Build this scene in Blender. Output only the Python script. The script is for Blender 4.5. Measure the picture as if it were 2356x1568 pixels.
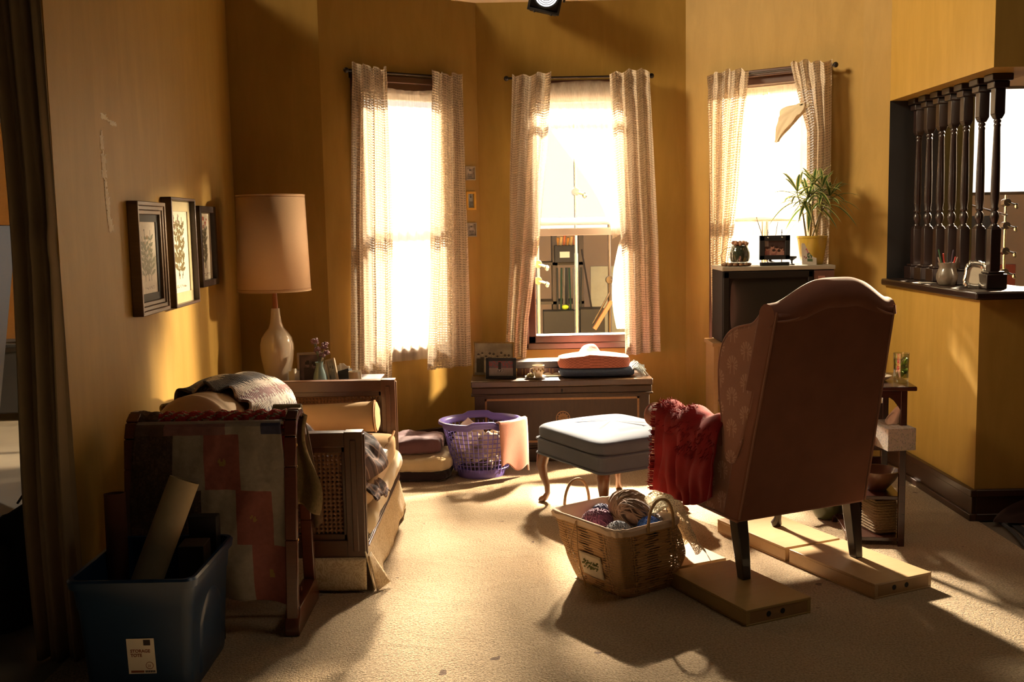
import bpy, math, random
from mathutils import Vector, Matrix, noise
R = math.radians; PI = math.pi
rnd = random.Random(7)
S = bpy.context.scene
for o in list(bpy.data.objects): bpy.data.objects.remove(o)
C = S.collection

# ---------------- camera, world, exposure ----------------
F_PX = 2400.0; PITCH = math.atan(267/2400); ROLL = R(1.1)
cam = bpy.data.cameras.new('camera'); cam.sensor_width = 36; cam.lens = 36*F_PX/2356
cam.clip_start = .05
co = bpy.data.objects.new('camera', cam); C.objects.link(co)
r0 = Vector((1, 0, 0)); fw = Vector((0, math.cos(PITCH), -math.sin(PITCH))); u0 = r0.cross(fw)
rt = r0*math.cos(ROLL) - u0*math.sin(ROLL); up = r0*math.sin(ROLL) + u0*math.cos(ROLL)
co.matrix_world = Matrix(((rt.x, up.x, -fw.x, 0), (rt.y, up.y, -fw.y, 0), (rt.z, up.z, -fw.z, 1.5), (0, 0, 0, 1)))
S.camera = co
S.view_settings.view_transform = 'Standard'; S.view_settings.look = 'None'
S.view_settings.gamma = 1; S.view_settings.use_curve_mapping = False
S.view_settings.exposure = 0.0
w = bpy.data.worlds.new('studio'); S.world = w; w.use_nodes = True
w.node_tree.nodes['Background'].inputs[0].default_value = (1, .72, .45, 1)
w.node_tree.nodes['Background'].inputs[1].default_value = .014

def spot(name, loc, tgt, power, size, col, rad=.1, blend=.3):
    l = bpy.data.lights.new(name, 'SPOT'); l.energy = power; l.color = col
    l.spot_size = R(size); l.spot_blend = blend; l.shadow_soft_size = rad
    o = bpy.data.objects.new(name, l); C.objects.link(o); o.location = loc
    o.rotation_euler = (Vector(tgt)-Vector(loc)).to_track_quat('-Z', 'Y').to_euler(); return o
def area(name, loc, tgt, power, sx, sy, col, spread=180):
    l = bpy.data.lights.new(name, 'AREA'); l.energy = power; l.color = col; l.shape = 'RECTANGLE'
    l.size = sx; l.size_y = sy; l.spread = R(spread)
    o = bpy.data.objects.new(name, l); C.objects.link(o); o.location = loc
    o.rotation_euler = (Vector(tgt)-Vector(loc)).to_track_quat('-Z', 'Y').to_euler(); return o
WARM = (1, .84, .62)
spot('film_light_a', (-1.0, 11, 4.0), (-.45, 6.86, 1.45), 29000, 32, WARM, .25)
spot('film_light_b', (.3, 10.5, 4.1), (.48, 7.15, 1.5), 27000, 36, WARM, .10)
spot('film_light_e', (1.2, 10.6, 4.2), (.46, 7.15, 1.5), 18000, 34, WARM, .3)
spot('film_light_c', (4.6, 8.2, 2.9), (1.62, 6.82, 1.6), 15000, 66, (1, .78, .50), .12, .5)
spot('left_fill', (-5.5, 4.6, 5.8), (2.1, 5.9, 2.0), 3500, 34, (1, .80, .52), .9, .8)  # unseen fill added over the left wall, for the right-hand walls and header

area('overhead_fill', (2.0, 3.4, 4.8), (1.6, 3.6, 0), 7, 1.2, 1.2, (1, .80, .55), 100)  # unseen soft fill added to lift the floor at the near right
spot('left_floor_fill', (-5.5, 8.8, 4.0), (-3.3, 6.2, 0), 300, 30, (1, .82, .6), .2, .8)  # unseen spot added to brighten the studio floor at the left

# ---------------- node helpers ----------------
class X:
    """tiny expression wrapper around shader sockets"""
    def __init__(s, nt, so): s.nt = nt; s.s = so
    def _m(s, op, *a):
        n = s.nt.nodes.new('ShaderNodeMath'); n.operation = op
        for i, v in enumerate((s,)+a):
            if isinstance(v, X): s.nt.links.new(v.s, n.inputs[i])
            else: n.inputs[i].default_value = v
        return X(s.nt, n.outputs[0])
    def __add__(s, o): return s._m('ADD', o)
    def __sub__(s, o): return s._m('SUBTRACT', o)
    def __mul__(s, o): return s._m('MULTIPLY', o)
    def __truediv__(s, o): return s._m('DIVIDE', o)
    def gt(s, o): return s._m('GREATER_THAN', o)
    def lt(s, o): return s._m('LESS_THAN', o)
    def sin(s): return s._m('SINE')
    def cos(s): return s._m('COSINE')
    def abs(s): return s._m('ABSOLUTE')
    def frac(s): return s._m('FRACT')
    def sqrt(s): return s._m('SQRT')
    def max(s, o): return s._m('MAXIMUM', o)
    def min(s, o): return s._m('MINIMUM', o)
    def atan2(s, o): return s._m('ARCTAN2', o)
def newmat(name):
    m = bpy.data.materials.new(name); m.use_nodes = True
    nt = m.node_tree; nt.nodes.clear()
    out = nt.nodes.new('ShaderNodeOutputMaterial'); return m, nt, out
def nd(nt, t, **k):
    n = nt.nodes.new(t)
    for a, b in k.items():
        if a.startswith('i_'): n.inputs[int(a[2:]) if a[2:].isdigit() else a[2:].replace('_', ' ')].default_value = b
        else: setattr(n, a, b)
    return n
def coord(nt, kind='Object', scale=None):
    t = nt.nodes.new('ShaderNodeTexCoord'); so = t.outputs[kind]
    if scale:
        mp = nt.nodes.new('ShaderNodeMapping'); mp.inputs['Scale'].default_value = scale
        nt.links.new(so, mp.inputs[0]); so = mp.outputs[0]
    return so
def xyz(nt, so):
    n = nt.nodes.new('ShaderNodeSeparateXYZ'); nt.links.new(so, n.inputs[0])
    return [X(nt, n.outputs[i]) for i in range(3)]
def mixc(nt, f, a, b):
    n = nt.nodes.new('ShaderNodeMix'); n.data_type = 'RGBA'
    if isinstance(f, X): f = f.s
    if hasattr(f, 'type'): nt.links.new(f, n.inputs[0])
    else: n.inputs[0].default_value = f
    for i, v in ((6, a), (7, b)):
        if hasattr(v, 'type'): nt.links.new(v, n.inputs[i])
        else: n.inputs[i].default_value = (*v[:3], 1)
    return n.outputs[2]
def noi(nt, co, scale, detail=4, rough=.55, dist=0):
    n = nd(nt, 'ShaderNodeTexNoise'); n.inputs['Scale'].default_value = scale
    n.inputs['Detail'].default_value = detail; n.inputs['Roughness'].default_value = rough
    n.inputs['Distortion'].default_value = dist
    nt.links.new(co, n.inputs['Vector']); return X(nt, n.outputs[0])
def bump(nt, bs, h, st=.3, dist=.01):
    b = nt.nodes.new('ShaderNodeBump'); b.inputs['Strength'].default_value = st; b.inputs['Distance'].default_value = dist
    nt.links.new(h.s if isinstance(h, X) else h, b.inputs['Height']); nt.links.new(b.outputs[0], bs.inputs['Normal'])
def pbsdf(nt, out, rough=.6, metal=0, spec=.5):
    b = nt.nodes.new('ShaderNodeBsdfPrincipled'); b.inputs['Roughness'].default_value = rough
    b.inputs['Metallic'].default_value = metal; b.inputs['Specular IOR Level'].default_value = spec
    nt.links.new(b.outputs[0], out.inputs[0]); return b
def setc(nt, b, c):
    if hasattr(c, 'type'): nt.links.new(c, b.inputs['Base Color'])
    else: b.inputs['Base Color'].default_value = (*c[:3], 1)
def plain(name, col, rough=.6, metal=0, spec=.5, ns=20, var=.15, bst=.1, bs=60, scale=None, coat=0, sheen=0, bd=.002):
    """colour with slight noise variation and bump"""
    m, nt, out = newmat(name); b = pbsdf(nt, out, rough, metal, spec); co = coord(nt, 'Object', scale)
    n = noi(nt, co, ns)
    setc(nt, b, mixc(nt, n, tuple(c*(1-var) for c in col), tuple(min(1, c*(1+var)) for c in col)))
    if bst: bump(nt, b, noi(nt, co, bs, 3), bst, bd)
    b.inputs['Coat Weight'].default_value = coat; b.inputs['Sheen Weight'].default_value = sheen
    return m
def wood(name, c1, c2, rough=.35, scale=(3, 3, 30), coat=.3, bst=.08):
    m, nt, out = newmat(name); b = pbsdf(nt, out, rough); co = coord(nt, 'Object', scale)
    n = noi(nt, co, 3, 6, .6, 1.2)
    n2 = noi(nt, coord(nt, 'Object'), 2.2, 3)
    setc(nt, b, mixc(nt, n2*.35, mixc(nt, n, c1, c2), tuple(c*.6 for c in c1)))
    bump(nt, b, n, bst, .003); b.inputs['Coat Weight'].default_value = coat; b.inputs['Coat Roughness'].default_value = .25
    return m
def attrmat(name, rough=.8, bst=.2, bs=150, weave=0, sheen=0, translucent=0, spec=.3):
    """colour comes from the mesh's own pattern attribute"""
    m, nt, out = newmat(name); b = pbsdf(nt, out, rough, 0, spec)
    a = nt.nodes.new('ShaderNodeAttribute'); a.attribute_name = 'Col'
    co = coord(nt, 'Object'); n = noi(nt, co, 60, 3)
    dark = nd(nt, 'ShaderNodeMix', data_type='RGBA', blend_type='MULTIPLY'); dark.inputs[0].default_value = .35
    nt.links.new(a.outputs[0], dark.inputs[6]); nt.links.new(n.s, dark.inputs[7])
    setc(nt, b, dark.outputs[2]); b.inputs['Sheen Weight'].default_value = sheen
    if weave:
        uv = xyz(nt, coord(nt, 'UV')); h = ((uv[0]*weave).sin()*(uv[1]*weave).sin()+n*.6)
        bump(nt, b, h, bst, .004)
    elif bst: bump(nt, b, noi(nt, co, bs, 3), bst, .003)
    return m

# ---------------- mesh builder ----------------
class B:
    def __init__(s): s.v = []; s.f = []; s.uv = []; s.c = []
    def _f(s, idx, uv=None, col=None): s.f.append(idx); s.uv.append(uv); s.c.append(col)
    def box(s, x0, x1, y0, y1, z0, z1, M=None, col=None):
        n = len(s.v); p = [Vector(q) for q in ((x0, y0, z0), (x1, y0, z0), (x1, y1, z0), (x0, y1, z0), (x0, y0, z1), (x1, y0, z1), (x1, y1, z1), (x0, y1, z1))]
        if M: p = [M @ q for q in p]
        s.v += p
        for q in ((3, 2, 1, 0), (4, 5, 6, 7), (0, 1, 5, 4), (1, 2, 6, 5), (2, 3, 7, 6), (3, 0, 4, 7)): s._f([n+i for i in q], None, col)
        return s
    def beam(s, a, b, w, h, upv=(0, 0, 1)):
        a = Vector(a); b = Vector(b); d = (b-a); L = d.length; d.normalize(); x = d.cross(Vector(upv))
        if x.length < 1e-4: x = d.cross(Vector((0, 1, 0)))
        x.normalize(); y = x.cross(d)
        M = Matrix(((x.x, d.x, y.x, a.x), (x.y, d.y, y.y, a.y), (x.z, d.z, y.z, a.z), (0, 0, 0, 1)))
        return s.box(-w/2, w/2, 0, L, -h/2, h/2, M)
    def tube(s, pts, r, n=8, caps=True, closed=False, flat=1):
        pts = [Vector(p) for p in pts]; N = len(pts); rs = r if isinstance(r, (list, tuple)) else [r]*N
        base = len(s.v); x = None
        for i, p in enumerate(pts):
            if closed: d = pts[(i+1) % N]-pts[i-1]
            else: d = pts[min(i+1, N-1)]-pts[max(i-1, 0)]
            if d.length < 1e-9: d = Vector((0, 0, 1))
            d.normalize()
            if x is None:
                x = d.cross(Vector((0, 0, 1)));
                if x.length < .05: x = d.cross(Vector((0, 1, 0)))
            x = x-d*x.dot(d); x.normalize(); y = d.cross(x)
            for k in range(n):
                a = 2*PI*k/n; s.v.append(p+(x*math.cos(a)+y*math.sin(a)*flat)*rs[i])
        for i in range(N if closed else N-1):
            j = (i+1) % N
            for k in range(n):
                k2 = (k+1) % n
                s._f([base+i*n+k, base+i*n+k2, base+j*n+k2, base+j*n+k], [(i/N, k/n), (i/N, (k+1)/n), ((i+1)/N, (k+1)/n), ((i+1)/N, k/n)])
        if caps and not closed:
            s._f([base+k for k in range(n)][::-1]); s._f([base+(N-1)*n+k for k in range(n)])
        return s
    def lathe(s, prof, n=24, c=(0, 0, 0), sx=1, sy=1, caps=True, M=None):
        base = len(s.v); N = len(prof)
        for (r, z) in prof:
            for k in range(n):
                a = 2*PI*k/n; p = Vector((c[0]+r*math.cos(a)*sx, c[1]+r*math.sin(a)*sy, c[2]+z))
                s.v.append(M @ p if M else p)
        for i in range(N-1):
            for k in range(n):
                k2 = (k+1) % n
                s._f([base+i*n+k, base+i*n+k2, base+(i+1)*n+k2, base+(i+1)*n+k], [(k/n, i/N), ((k+1)/n, i/N), ((k+1)/n, (i+1)/N), (k/n, (i+1)/N)])
        if caps:
            if prof[0][0] > 1e-5: s._f([base+k for k in range(n)][::-1])
            if prof[-1][0] > 1e-5: s._f([base+(N-1)*n+k for k in range(n)])
        return s
    def prism(s, poly, t0, t1, axis='y', M=None, f=None):
        """poly 2D (a,b); axis y: (a,t,b) ; x: (t,a,b) ; z: (a,b,t)"""
        def mk(a, b, t):
            p = Vector({'y': (a, t, b), 'x': (t, a, b), 'z': (a, b, t)}[axis])
            if f: p = Vector(f(p))
            return M @ p if M else p
        n = len(poly); base = len(s.v)
        s.v += [mk(a, b, t0) for a, b in poly]+[mk(a, b, t1) for a, b in poly]
        s._f([base+i for i in range(n)]); s._f([base+n+i for i in range(n)][::-1])
        for i in range(n):
            j = (i+1) % n; s._f([base+j, base+i, base+n+i, base+n+j])
        return s
    def grid(s, fn, nu, nv, cu=False, cv=False, col=None, uvs=(1, 1), M=None):
        base = len(s.v); NU = nu if cu else nu+1; NV = nv if cv else nv+1
        for j in range(NV):
            for i in range(NU):
                p = Vector(fn(i/nu, j/nv)); s.v.append(M @ p if M else p)
        for j in range(nv):
            for i in range(nu):
                i2 = (i+1) % NU; j2 = (j+1) % NV
                s._f([base+j*NU+i, base+j*NU+i2, base+j2*NU+i2, base+j2*NU+i],
                     [(i/nu*uvs[0], j/nv*uvs[1]), ((i+1)/nu*uvs[0], j/nv*uvs[1]), ((i+1)/nu*uvs[0], (j+1)/nv*uvs[1]), (i/nu*uvs[0], (j+1)/nv*uvs[1])],
                     col((i+.5)/nu, (j+.5)/nv) if col else None)
        return s
    def blob(s, c, r, n=16, m=10, nz=0, ns=3, seed=0, flat=(1, 1, 1), M=None, uvs=(1, 1)):
        def fn(u, v):
            a = 2*PI*u; b = PI*v
            d = Vector((math.cos(a)*math.sin(b), math.sin(a)*math.sin(b), -math.cos(b)))
            k = 1+nz*noise.noise(d*ns+Vector((seed, seed*2, 0)))
            return (c[0]+d.x*r*k*flat[0], c[1]+d.y*r*k*flat[1], c[2]+d.z*r*k*flat[2])
        return s.grid(fn, n, m, cu=True, M=M, uvs=uvs)
    def build(s, name, mat, parent=None, bevel=0, seg=2, sub=0, solid=0, smooth=True, off=0, disp=0, dscale=.1):
        me = bpy.data.meshes.new(name); me.from_pydata([tuple(v) for v in s.v], [], s.f); 
        if any(s.uv):
            ul = me.uv_layers.new(name='UVMap'); k = 0
            for f, u in zip(s.f, s.uv):
                for q in range(len(f)):
                    if u: ul.data[k].uv = u[q]
                    k += 1
        if any(c is not None for c in s.c):
            ca = me.color_attributes.new('Col', 'FLOAT_COLOR', 'CORNER'); k = 0
            for f, c in zip(s.f, s.c):
                for q in range(len(f)):
                    ca.data[k].color = (*(c or (.5, .5, .5)), 1); k += 1
        if smooth: me.polygons.foreach_set('use_smooth', [True]*len(s.f))
        me.materials.append(mat); me.update(); me.validate()
        o = bpy.data.objects.new(name, me); C.objects.link(o)
        if parent: o.parent = parent
        if bevel:
            q = o.modifiers.new('bevel', 'BEVEL'); q.width = bevel; q.segments = seg; q.limit_method = 'ANGLE'; q.angle_limit = R(35)
            q.harden_normals = False
        if sub:
            q = o.modifiers.new('sub', 'SUBSURF'); q.levels = sub; q.render_levels = sub
        if solid:
            q = o.modifiers.new('solid', 'SOLIDIFY'); q.thickness = solid; q.offset = off
        if disp:
            t = bpy.data.textures.new(name+'_t', 'CLOUDS'); t.noise_scale = dscale
            q = o.modifiers.new('disp', 'DISPLACE'); q.texture = t; q.strength = disp; q.mid_level = .5
        if smooth:
            try:
                me.set_sharp_from_angle(angle=R(42))
            except Exception: pass
        return o
def thing(name, label, cat, loc=(0, 0, 0), rz=0, group=None):
    o = bpy.data.objects.new(name, None); C.objects.link(o); o.empty_display_size = .1
    o.location = loc; o.rotation_euler = (0, 0, rz); o['label'] = label; o['category'] = cat
    if group: o['group'] = group
    return o
def tag(o, label, cat, group=None, kind=None):
    o['label'] = label; o['category'] = cat
    if group: o['group'] = group
    if kind: o['kind'] = kind
    return o
def struct(o, label=None, cat=None):
    o['kind'] = 'structure'
    if label: o['label'] = label
    if cat: o['category'] = cat
    return o
def lerp(a, b, t): return a+(b-a)*t
def interp(tab, z):
    """piecewise linear through [(z, value)...] sorted descending in z"""
    if z >= tab[0][0]: return tab[0][1]
    for (z0, a), (z1, b) in zip(tab, tab[1:]):
        if z >= z1: return lerp(a, b, (z0-z)/(z0-z1))
    return tab[-1][1]
def sm(t): t = max(0, min(1, t)); return t*t*(3-2*t)
def nz(x, y=0, z=0): return noise.noise(Vector((x, y, z)))
def text_mesh(txt, size, mat, M, parent, name='lettering', bold=0):
    cu = bpy.data.curves.new(name, 'FONT'); cu.body = txt; cu.size = size; cu.extrude = .0004; cu.offset = bold
    o = bpy.data.objects.new(name, cu); C.objects.link(o)
    dg = bpy.context.evaluated_depsgraph_get(); dg.update()
    me = bpy.data.meshes.new_from_object(o.evaluated_get(dg)); me.transform(M); bpy.data.objects.remove(o)
    me.materials.clear(); me.materials.append(mat)
    o = bpy.data.objects.new(name, me); C.objects.link(o); o.parent = parent; return o
# ---------------- materials ----------------
def wallmat(name, base, alt):
    m, nt, out = newmat(name); b = pbsdf(nt, out, .55, 0, .35)
    co = coord(nt, 'Object'); st = coord(nt, 'Object', (5, 5, .9))
    n1 = noi(nt, co, 1.3, 5, .6, .6); n2 = noi(nt, st, 2.5, 5, .6, .5)
    ramp = nd(nt, 'ShaderNodeValToRGB'); nt.links.new(n2.s, ramp.inputs[0])
    ramp.color_ramp.elements[0].position = .38; ramp.color_ramp.elements[1].position = .68
    c = mixc(nt, n1, base, alt); c = mixc(nt, X(nt, ramp.outputs[0])*.35, c, tuple(x*1.25 for x in alt))
    setc(nt, b, c); bump(nt, b, noi(nt, co, 45, 4)+n2*.5, .12, .004); return m
M_wall = wallmat('ochre_plaster', (.33, .19, .026), (.40, .242, .055))
def carpetmat():
    m, nt, out = newmat('beige_carpet'); b = pbsdf(nt, out, .95, 0, .1); co = coord(nt, 'Object')
    a = noi(nt, co, 3.2, 4, .6, .8); f = noi(nt, co, 120, 2, .7); g2 = noi(nt, co, 60, 3, .7)
    c = mixc(nt, a, (.50, .355, .20), (.68, .51, .31)); c = mixc(nt, (f*3.4-1.15).max(0).min(1), tuple((.30, .20, .10)), c)
    sp = noi(nt, co, 9, 2, .5); c = mixc(nt, sp.gt(.735), c, (.16, .09, .05))
    setc(nt, b, c); bump(nt, b, f*1.0+g2*.8+a*2.5, .9, .012); b.inputs['Sheen Weight'].default_value = .3
    return m
M_carpet = carpetmat()
M_concrete = plain('studio_concrete', (.20, .17, .13), .45, ns=2.5, var=.35, bst=.1)
M_studio = plain('studio_wall_paint', (.55, .40, .28), .8, ns=1, var=.1)
M_black = plain('matte_black', (.012, .011, .012), .7, ns=6, var=.3)
M_redwood = wood('red_window_wood', (.055, .017, .008), (.10, .034, .016), .35)
M_darkwood = wood('dark_stained_wood', (.034, .014, .008), (.065, .027, .014), .4)
M_cherry = wood('cherry_wood', (.085, .022, .010), (.14, .04, .017), .25)
M_cane_wood = wood('settee_wood', (.075, .028, .012), (.13, .052, .022), .3)
M_oak = wood('oak', (.30, .15, .05), (.42, .23, .09), .5)
M_ply = wood('birch_ply', (.48, .31, .15), (.60, .41, .22), .45, (2, 14, 14), .15)
M_ply_end = plain('ply_edge', (.36, .21, .09), .6, ns=30)
M_steel = plain('chrome', (.75, .72, .68), .22, 1, ns=3, var=.05, bst=0)
M_iron = plain('dark_iron', (.05, .04, .035), .4, .8, bst=0)
M_white = plain('white_paint', (.75, .68, .58), .4, ns=5, var=.06, bst=.03)
M_brass = plain('antique_gold', (.35, .22, .07), .35, .8, ns=60, var=.3)

def linen(name, col, nu, nv, gap=.32, transl=.55):
    """open weave curtain cloth: UV in metres"""
    m, nt, out = newmat(name); u, v, _ = xyz(nt, coord(nt, 'UV'))
    co = coord(nt, 'UV'); n1 = noi(nt, co, 40, 3, .6); n2 = noi(nt, coord(nt, 'UV', (1, 14, 1)), 9, 3, .6); n3 = noi(nt, coord(nt, 'UV', (14, 1, 1)), 9, 3, .6)
    hv = ((v*nv*2*PI)+n1*3.0+n3*3).sin(); hu = ((u*nu*2*PI)+n1*2.0+n2*4).sin()
    hole = (hv.gt(gap))*(hu.gt(-.55+gap*.4))*((n2+n3).gt(.86))
    d = nd(nt, 'ShaderNodeBsdfDiffuse'); t = nd(nt, 'ShaderNodeBsdfTranslucent')
    c = mixc(nt, n2, col, tuple(x*.86 for x in col))
    nt.links.new(c, d.inputs[0]); nt.links.new(c, t.inputs[0])
    bp = nt.nodes.new('ShaderNodeBump'); bp.inputs['Strength'].default_value = .5; bp.inputs['Distance'].default_value = .004
    nt.links.new((hv+hu).s, bp.inputs['Height']); nt.links.new(bp.outputs[0], d.inputs['Normal'])
    mx = nd(nt, 'ShaderNodeMixShader'); mx.inputs[0].default_value = transl
    nt.links.new(d.outputs[0], mx.inputs[1]); nt.links.new(t.outputs[0], mx.inputs[2])
    tr = nd(nt, 'ShaderNodeBsdfTransparent'); m2 = nd(nt, 'ShaderNodeMixShader')
    nt.links.new((hole*.5).s, m2.inputs[0]); nt.links.new(mx.outputs[0], m2.inputs[1]); nt.links.new(tr.outputs[0], m2.inputs[2])
    nt.links.new(m2.outputs[0], out.inputs[0]); return m
M_linen = linen('open_weave_linen', (.74, .61, .46), 60, 62, transl=.12, gap=.38)
def sheer():
    m, nt, out = newmat('sheer_voile'); co = coord(nt, 'UV', (30, 1, 1)); n = noi(nt, co, 4, 3)
    d = nd(nt, 'ShaderNodeBsdfDiffuse'); t = nd(nt, 'ShaderNodeBsdfTranslucent')
    d.inputs[0].default_value = t.inputs[0].default_value = (.86, .78, .66, 1)
    mx = nd(nt, 'ShaderNodeMixShader'); mx.inputs[0].default_value = .6
    nt.links.new(d.outputs[0], mx.inputs[1]); nt.links.new(t.outputs[0], mx.inputs[2])
    tr = nd(nt, 'ShaderNodeBsdfTransparent'); m2 = nd(nt, 'ShaderNodeMixShader')
    nt.links.new((n*.35+.40).s, m2.inputs[0]); nt.links.new(mx.outputs[0], m2.inputs[1]); nt.links.new(tr.outputs[0], m2.inputs[2])
    nt.links.new(m2.outputs[0], out.inputs[0]); return m
M_sheer = sheer()
def glassm(name='window_glass', tint=(1, 1, 1), refl=.08):
    m, nt, out = newmat(name); tr = nd(nt, 'ShaderNodeBsdfTransparent'); tr.inputs[0].default_value = (*tint, 1)
    g = nd(nt, 'ShaderNodeBsdfGlossy'); g.inputs['Roughness'].default_value = .02
    lw = nd(nt, 'ShaderNodeLayerWeight'); lw.inputs[0].default_value = .25
    mx = nd(nt, 'ShaderNodeMixShader'); nt.links.new((X(nt, lw.outputs[1])*.5+refl).s, mx.inputs[0])
    nt.links.new(tr.outputs[0], mx.inputs[1]); nt.links.new(g.outputs[0], mx.inputs[2]); nt.links.new(mx.outputs[0], out.inputs[0]); return m
M_glass = glassm(); M_drink = glassm('drinking_glass', (.92, .95, .88), .12)
def emit(name, col, st):
    m, nt, out = newmat(name); e = nd(nt, 'ShaderNodeEmission'); e.inputs[0].default_value = (*col, 1); e.inputs[1].default_value = st
    nt.links.new(e.outputs[0], out.inputs[0]); return m
M_silk = emit('backlit_silk_glow', (1, .93, .80), 1.5)  # light coming through the silk is put in as emission; it is no lamp
def velvet(name, col, var=.2, sheen=.6, nsz=8, bst=.15):
    m = plain(name, col, .85, 0, .2, nsz, var, bst, 250, sheen=sheen); 
    m.node_tree.nodes['Principled BSDF'].inputs['Sheen Roughness'].default_value = .4; return m
M_chair = velvet('rust_pink_upholstery', (.25, .10, .068), sheen=.25)
M_chair_pipe = velvet('upholstery_piping', (.36, .17, .12))
def palmette():
    m, nt, out = newmat('palmette_upholstery'); b = pbsdf(nt, out, .85, 0, .2)
    x, y, z = xyz(nt, coord(nt, 'Object')); tot = None
    for o in (0, .5):
        a = ((y/.17+o+.12).frac()-.5)*.17; c = ((z/.125+o).frac()-.5)*.125-.004
        r = (a*a+c*c).sqrt(); th = a.atan2(c+.006)
        mk = r.lt(.034)*r.gt(.008)*th.abs().lt(2.1)*(th*13).cos().gt(-.45)
        st = (a.abs()-.009+c*.12).abs().lt(.0028)*c.lt(-.006)*c.gt(-.040)
        k = mk.max(st); tot = k if tot is None else tot.max(k)
    n = noi(nt, coord(nt, 'Object'), 220, 2)
    setc(nt, b, mixc(nt, tot*.5, mixc(nt, n, (.33, .155, .11), (.41, .20, .145)), (.68, .43, .32)))
    bump(nt, b, n+tot*.6, .15, .002); b.inputs['Sheen Weight'].default_value = .2; return m
M_palm = palmette()
M_blue_velvet = velvet('dusty_blue_velvet', (.080, .092, .125), .25, .25, 5)
M_tan = velvet('tan_upholstery', (.56, .38, .21), .1, .3)
M_cream = velvet('cream_cloth', (.70, .58, .40), .1, .2)
M_red = velvet('crimson_wool', (.24, .012, .016), .35, .08, 14, .5)
M_purple = plain('purple_plastic', (.16, .12, .42), .35, ns=3, var=.08, bst=0)
M_bluetote = plain('navy_tote_plastic', (.008, .03, .08), .32, ns=3, var=.1, bst=0)
M_paper = plain('white_paper', (.72, .66, .56), .8, ns=4, var=.05)
def cane():
    m, nt, out = newmat('woven_cane'); b = pbsdf(nt, out, .5); b.inputs['Base Color'].default_value = (.20, .09, .036, 1)
    x, y, z = xyz(nt, coord(nt, 'Object')); s = .018
    a = ((x+y*.0)/s).frac()-.5; c = ((z)/s).frac()-.5; hole = (a*a+c*c).sqrt().lt(.30)
    h = (((x+z)/s*PI).sin()*((x-z)/s*PI).sin())
    bump(nt, b, h, .4, .003)
    tr = nd(nt, 'ShaderNodeBsdfTransparent'); mx = nd(nt, 'ShaderNodeMixShader')
    nt.links.new(hole.s, mx.inputs[0]); nt.links.new(b.outputs[0], mx.inputs[1]); nt.links.new(tr.outputs[0], mx.inputs[2])
    nt.links.new(mx.outputs[0], out.inputs[0]); return m
M_cane = cane()
M_attr = attrmat('patterned_cloth', .85, .25, 150)
M_knit = attrmat('knitted_yarn', .9, .45, weave=330, sheen=0)
M_print = attrmat('printed_picture', .35, 0, spec=.5)

# ---------------- the room ----------------
WB0, WB1 = Vector((-.203, 7.15, 0)), Vector((-1.145, 6.53, 0))
WC0, WC1 = Vector((-.203, 7.15, 0)), Vector((1.2, 7.15, 0))
WD0, WD1 = Vector((1.2, 7.15, 0)), Vector((2.15, 6.437, 0))
WL0, WL1 = Vector((-1.55, 3.6, 0)), Vector((-1.698, 6.50, 0))
TOP = 2.972
def wallM(P, Q):
    """local frame: x along wall from P to Q, y outward (away from camera), z up"""
    d = (Q-P).normalized(); n = Vector((d.y, -d.x, 0))
    c = (P+Q)/2
    if n.dot(c-Vector((.2, 4.5, 0))) < 0: n = -n
    return Matrix(((d.x, n.x, 0, P.x), (d.y, n.y, 0, P.y), (0, 0, 1, 0), (0, 0, 0, 1)))
def wall(name, P, Q, holes=(), z0=0, z1=TOP, t=.11, label=None):
    M = wallM(P, Q); L = (Q-P).length; b = B(); x = 0
    for (a, c, h0, h1) in holes:
        b.box(x, a, 0, t, z0, z1, M); b.box(a, c, 0, t, z0, h0, M); b.box(a, c, 0, t, h1, z1, M); x = c
    b.box(x, L, 0, t, z0, z1, M)
    return struct(b.build(name, M_wall, smooth=False))
SB, SC, SD = .535, .478+.203, .585     # window centres along their walls
HW = .33; Z0, Z1 = .72, 2.38
wall('wall_window_left', WB0, WB1, [(SB-HW, SB+HW, Z0, Z1)])
wall('wall_back', WC0, WC1, [(SC-HW, SC+HW, Z0, Z1)])
wall('wall_window_right', WD0, WD1, [(SD-HW, SD+HW, Z0, Z1)])
wall('wall_left', WL0, WL1, z1=3.0)
wall('wall_back_left', WL1, WB1, z1=3.3)
wall('wall_back_right', WD1, Vector((2.28, 6.33, 0)), z1=3.2)
XH = 2.28; YH0, YH1 = 5.06, 6.33
b = B().box(XH, XH+.32, YH0, YH1, 0, 1.095); b.box(XH+.32, 4.2, YH0, YH0+.28, 0, 1.095)
struct(b.build('wall_right', M_wall, smooth=False))
b = B().box(XH, XH+.30, YH0-.07, YH1, 2.19, 3.3); b.box(XH+.30, 4.2, YH0-.07, YH0+.22, 2.19, 3.3)
struct(b.build('wall_header', M_wall, smooth=False))
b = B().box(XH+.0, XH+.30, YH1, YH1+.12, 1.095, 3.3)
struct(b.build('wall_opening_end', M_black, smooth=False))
# dark cap on the half wall
b = B(); b.prism([(XH-.035, YH0-.035), (4.2, YH0-.035), (4.2, YH0+.33), (XH+.36, YH0+.33), (XH+.36, YH1), (XH-.035, YH1)], 1.095, 1.135, 'z')
M_ledge = wood('blackened_wood', (.016, .008, .006), (.028, .014, .010), .3)
struct(b.build('trim_1', M_ledge, bevel=.01), )
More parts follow.
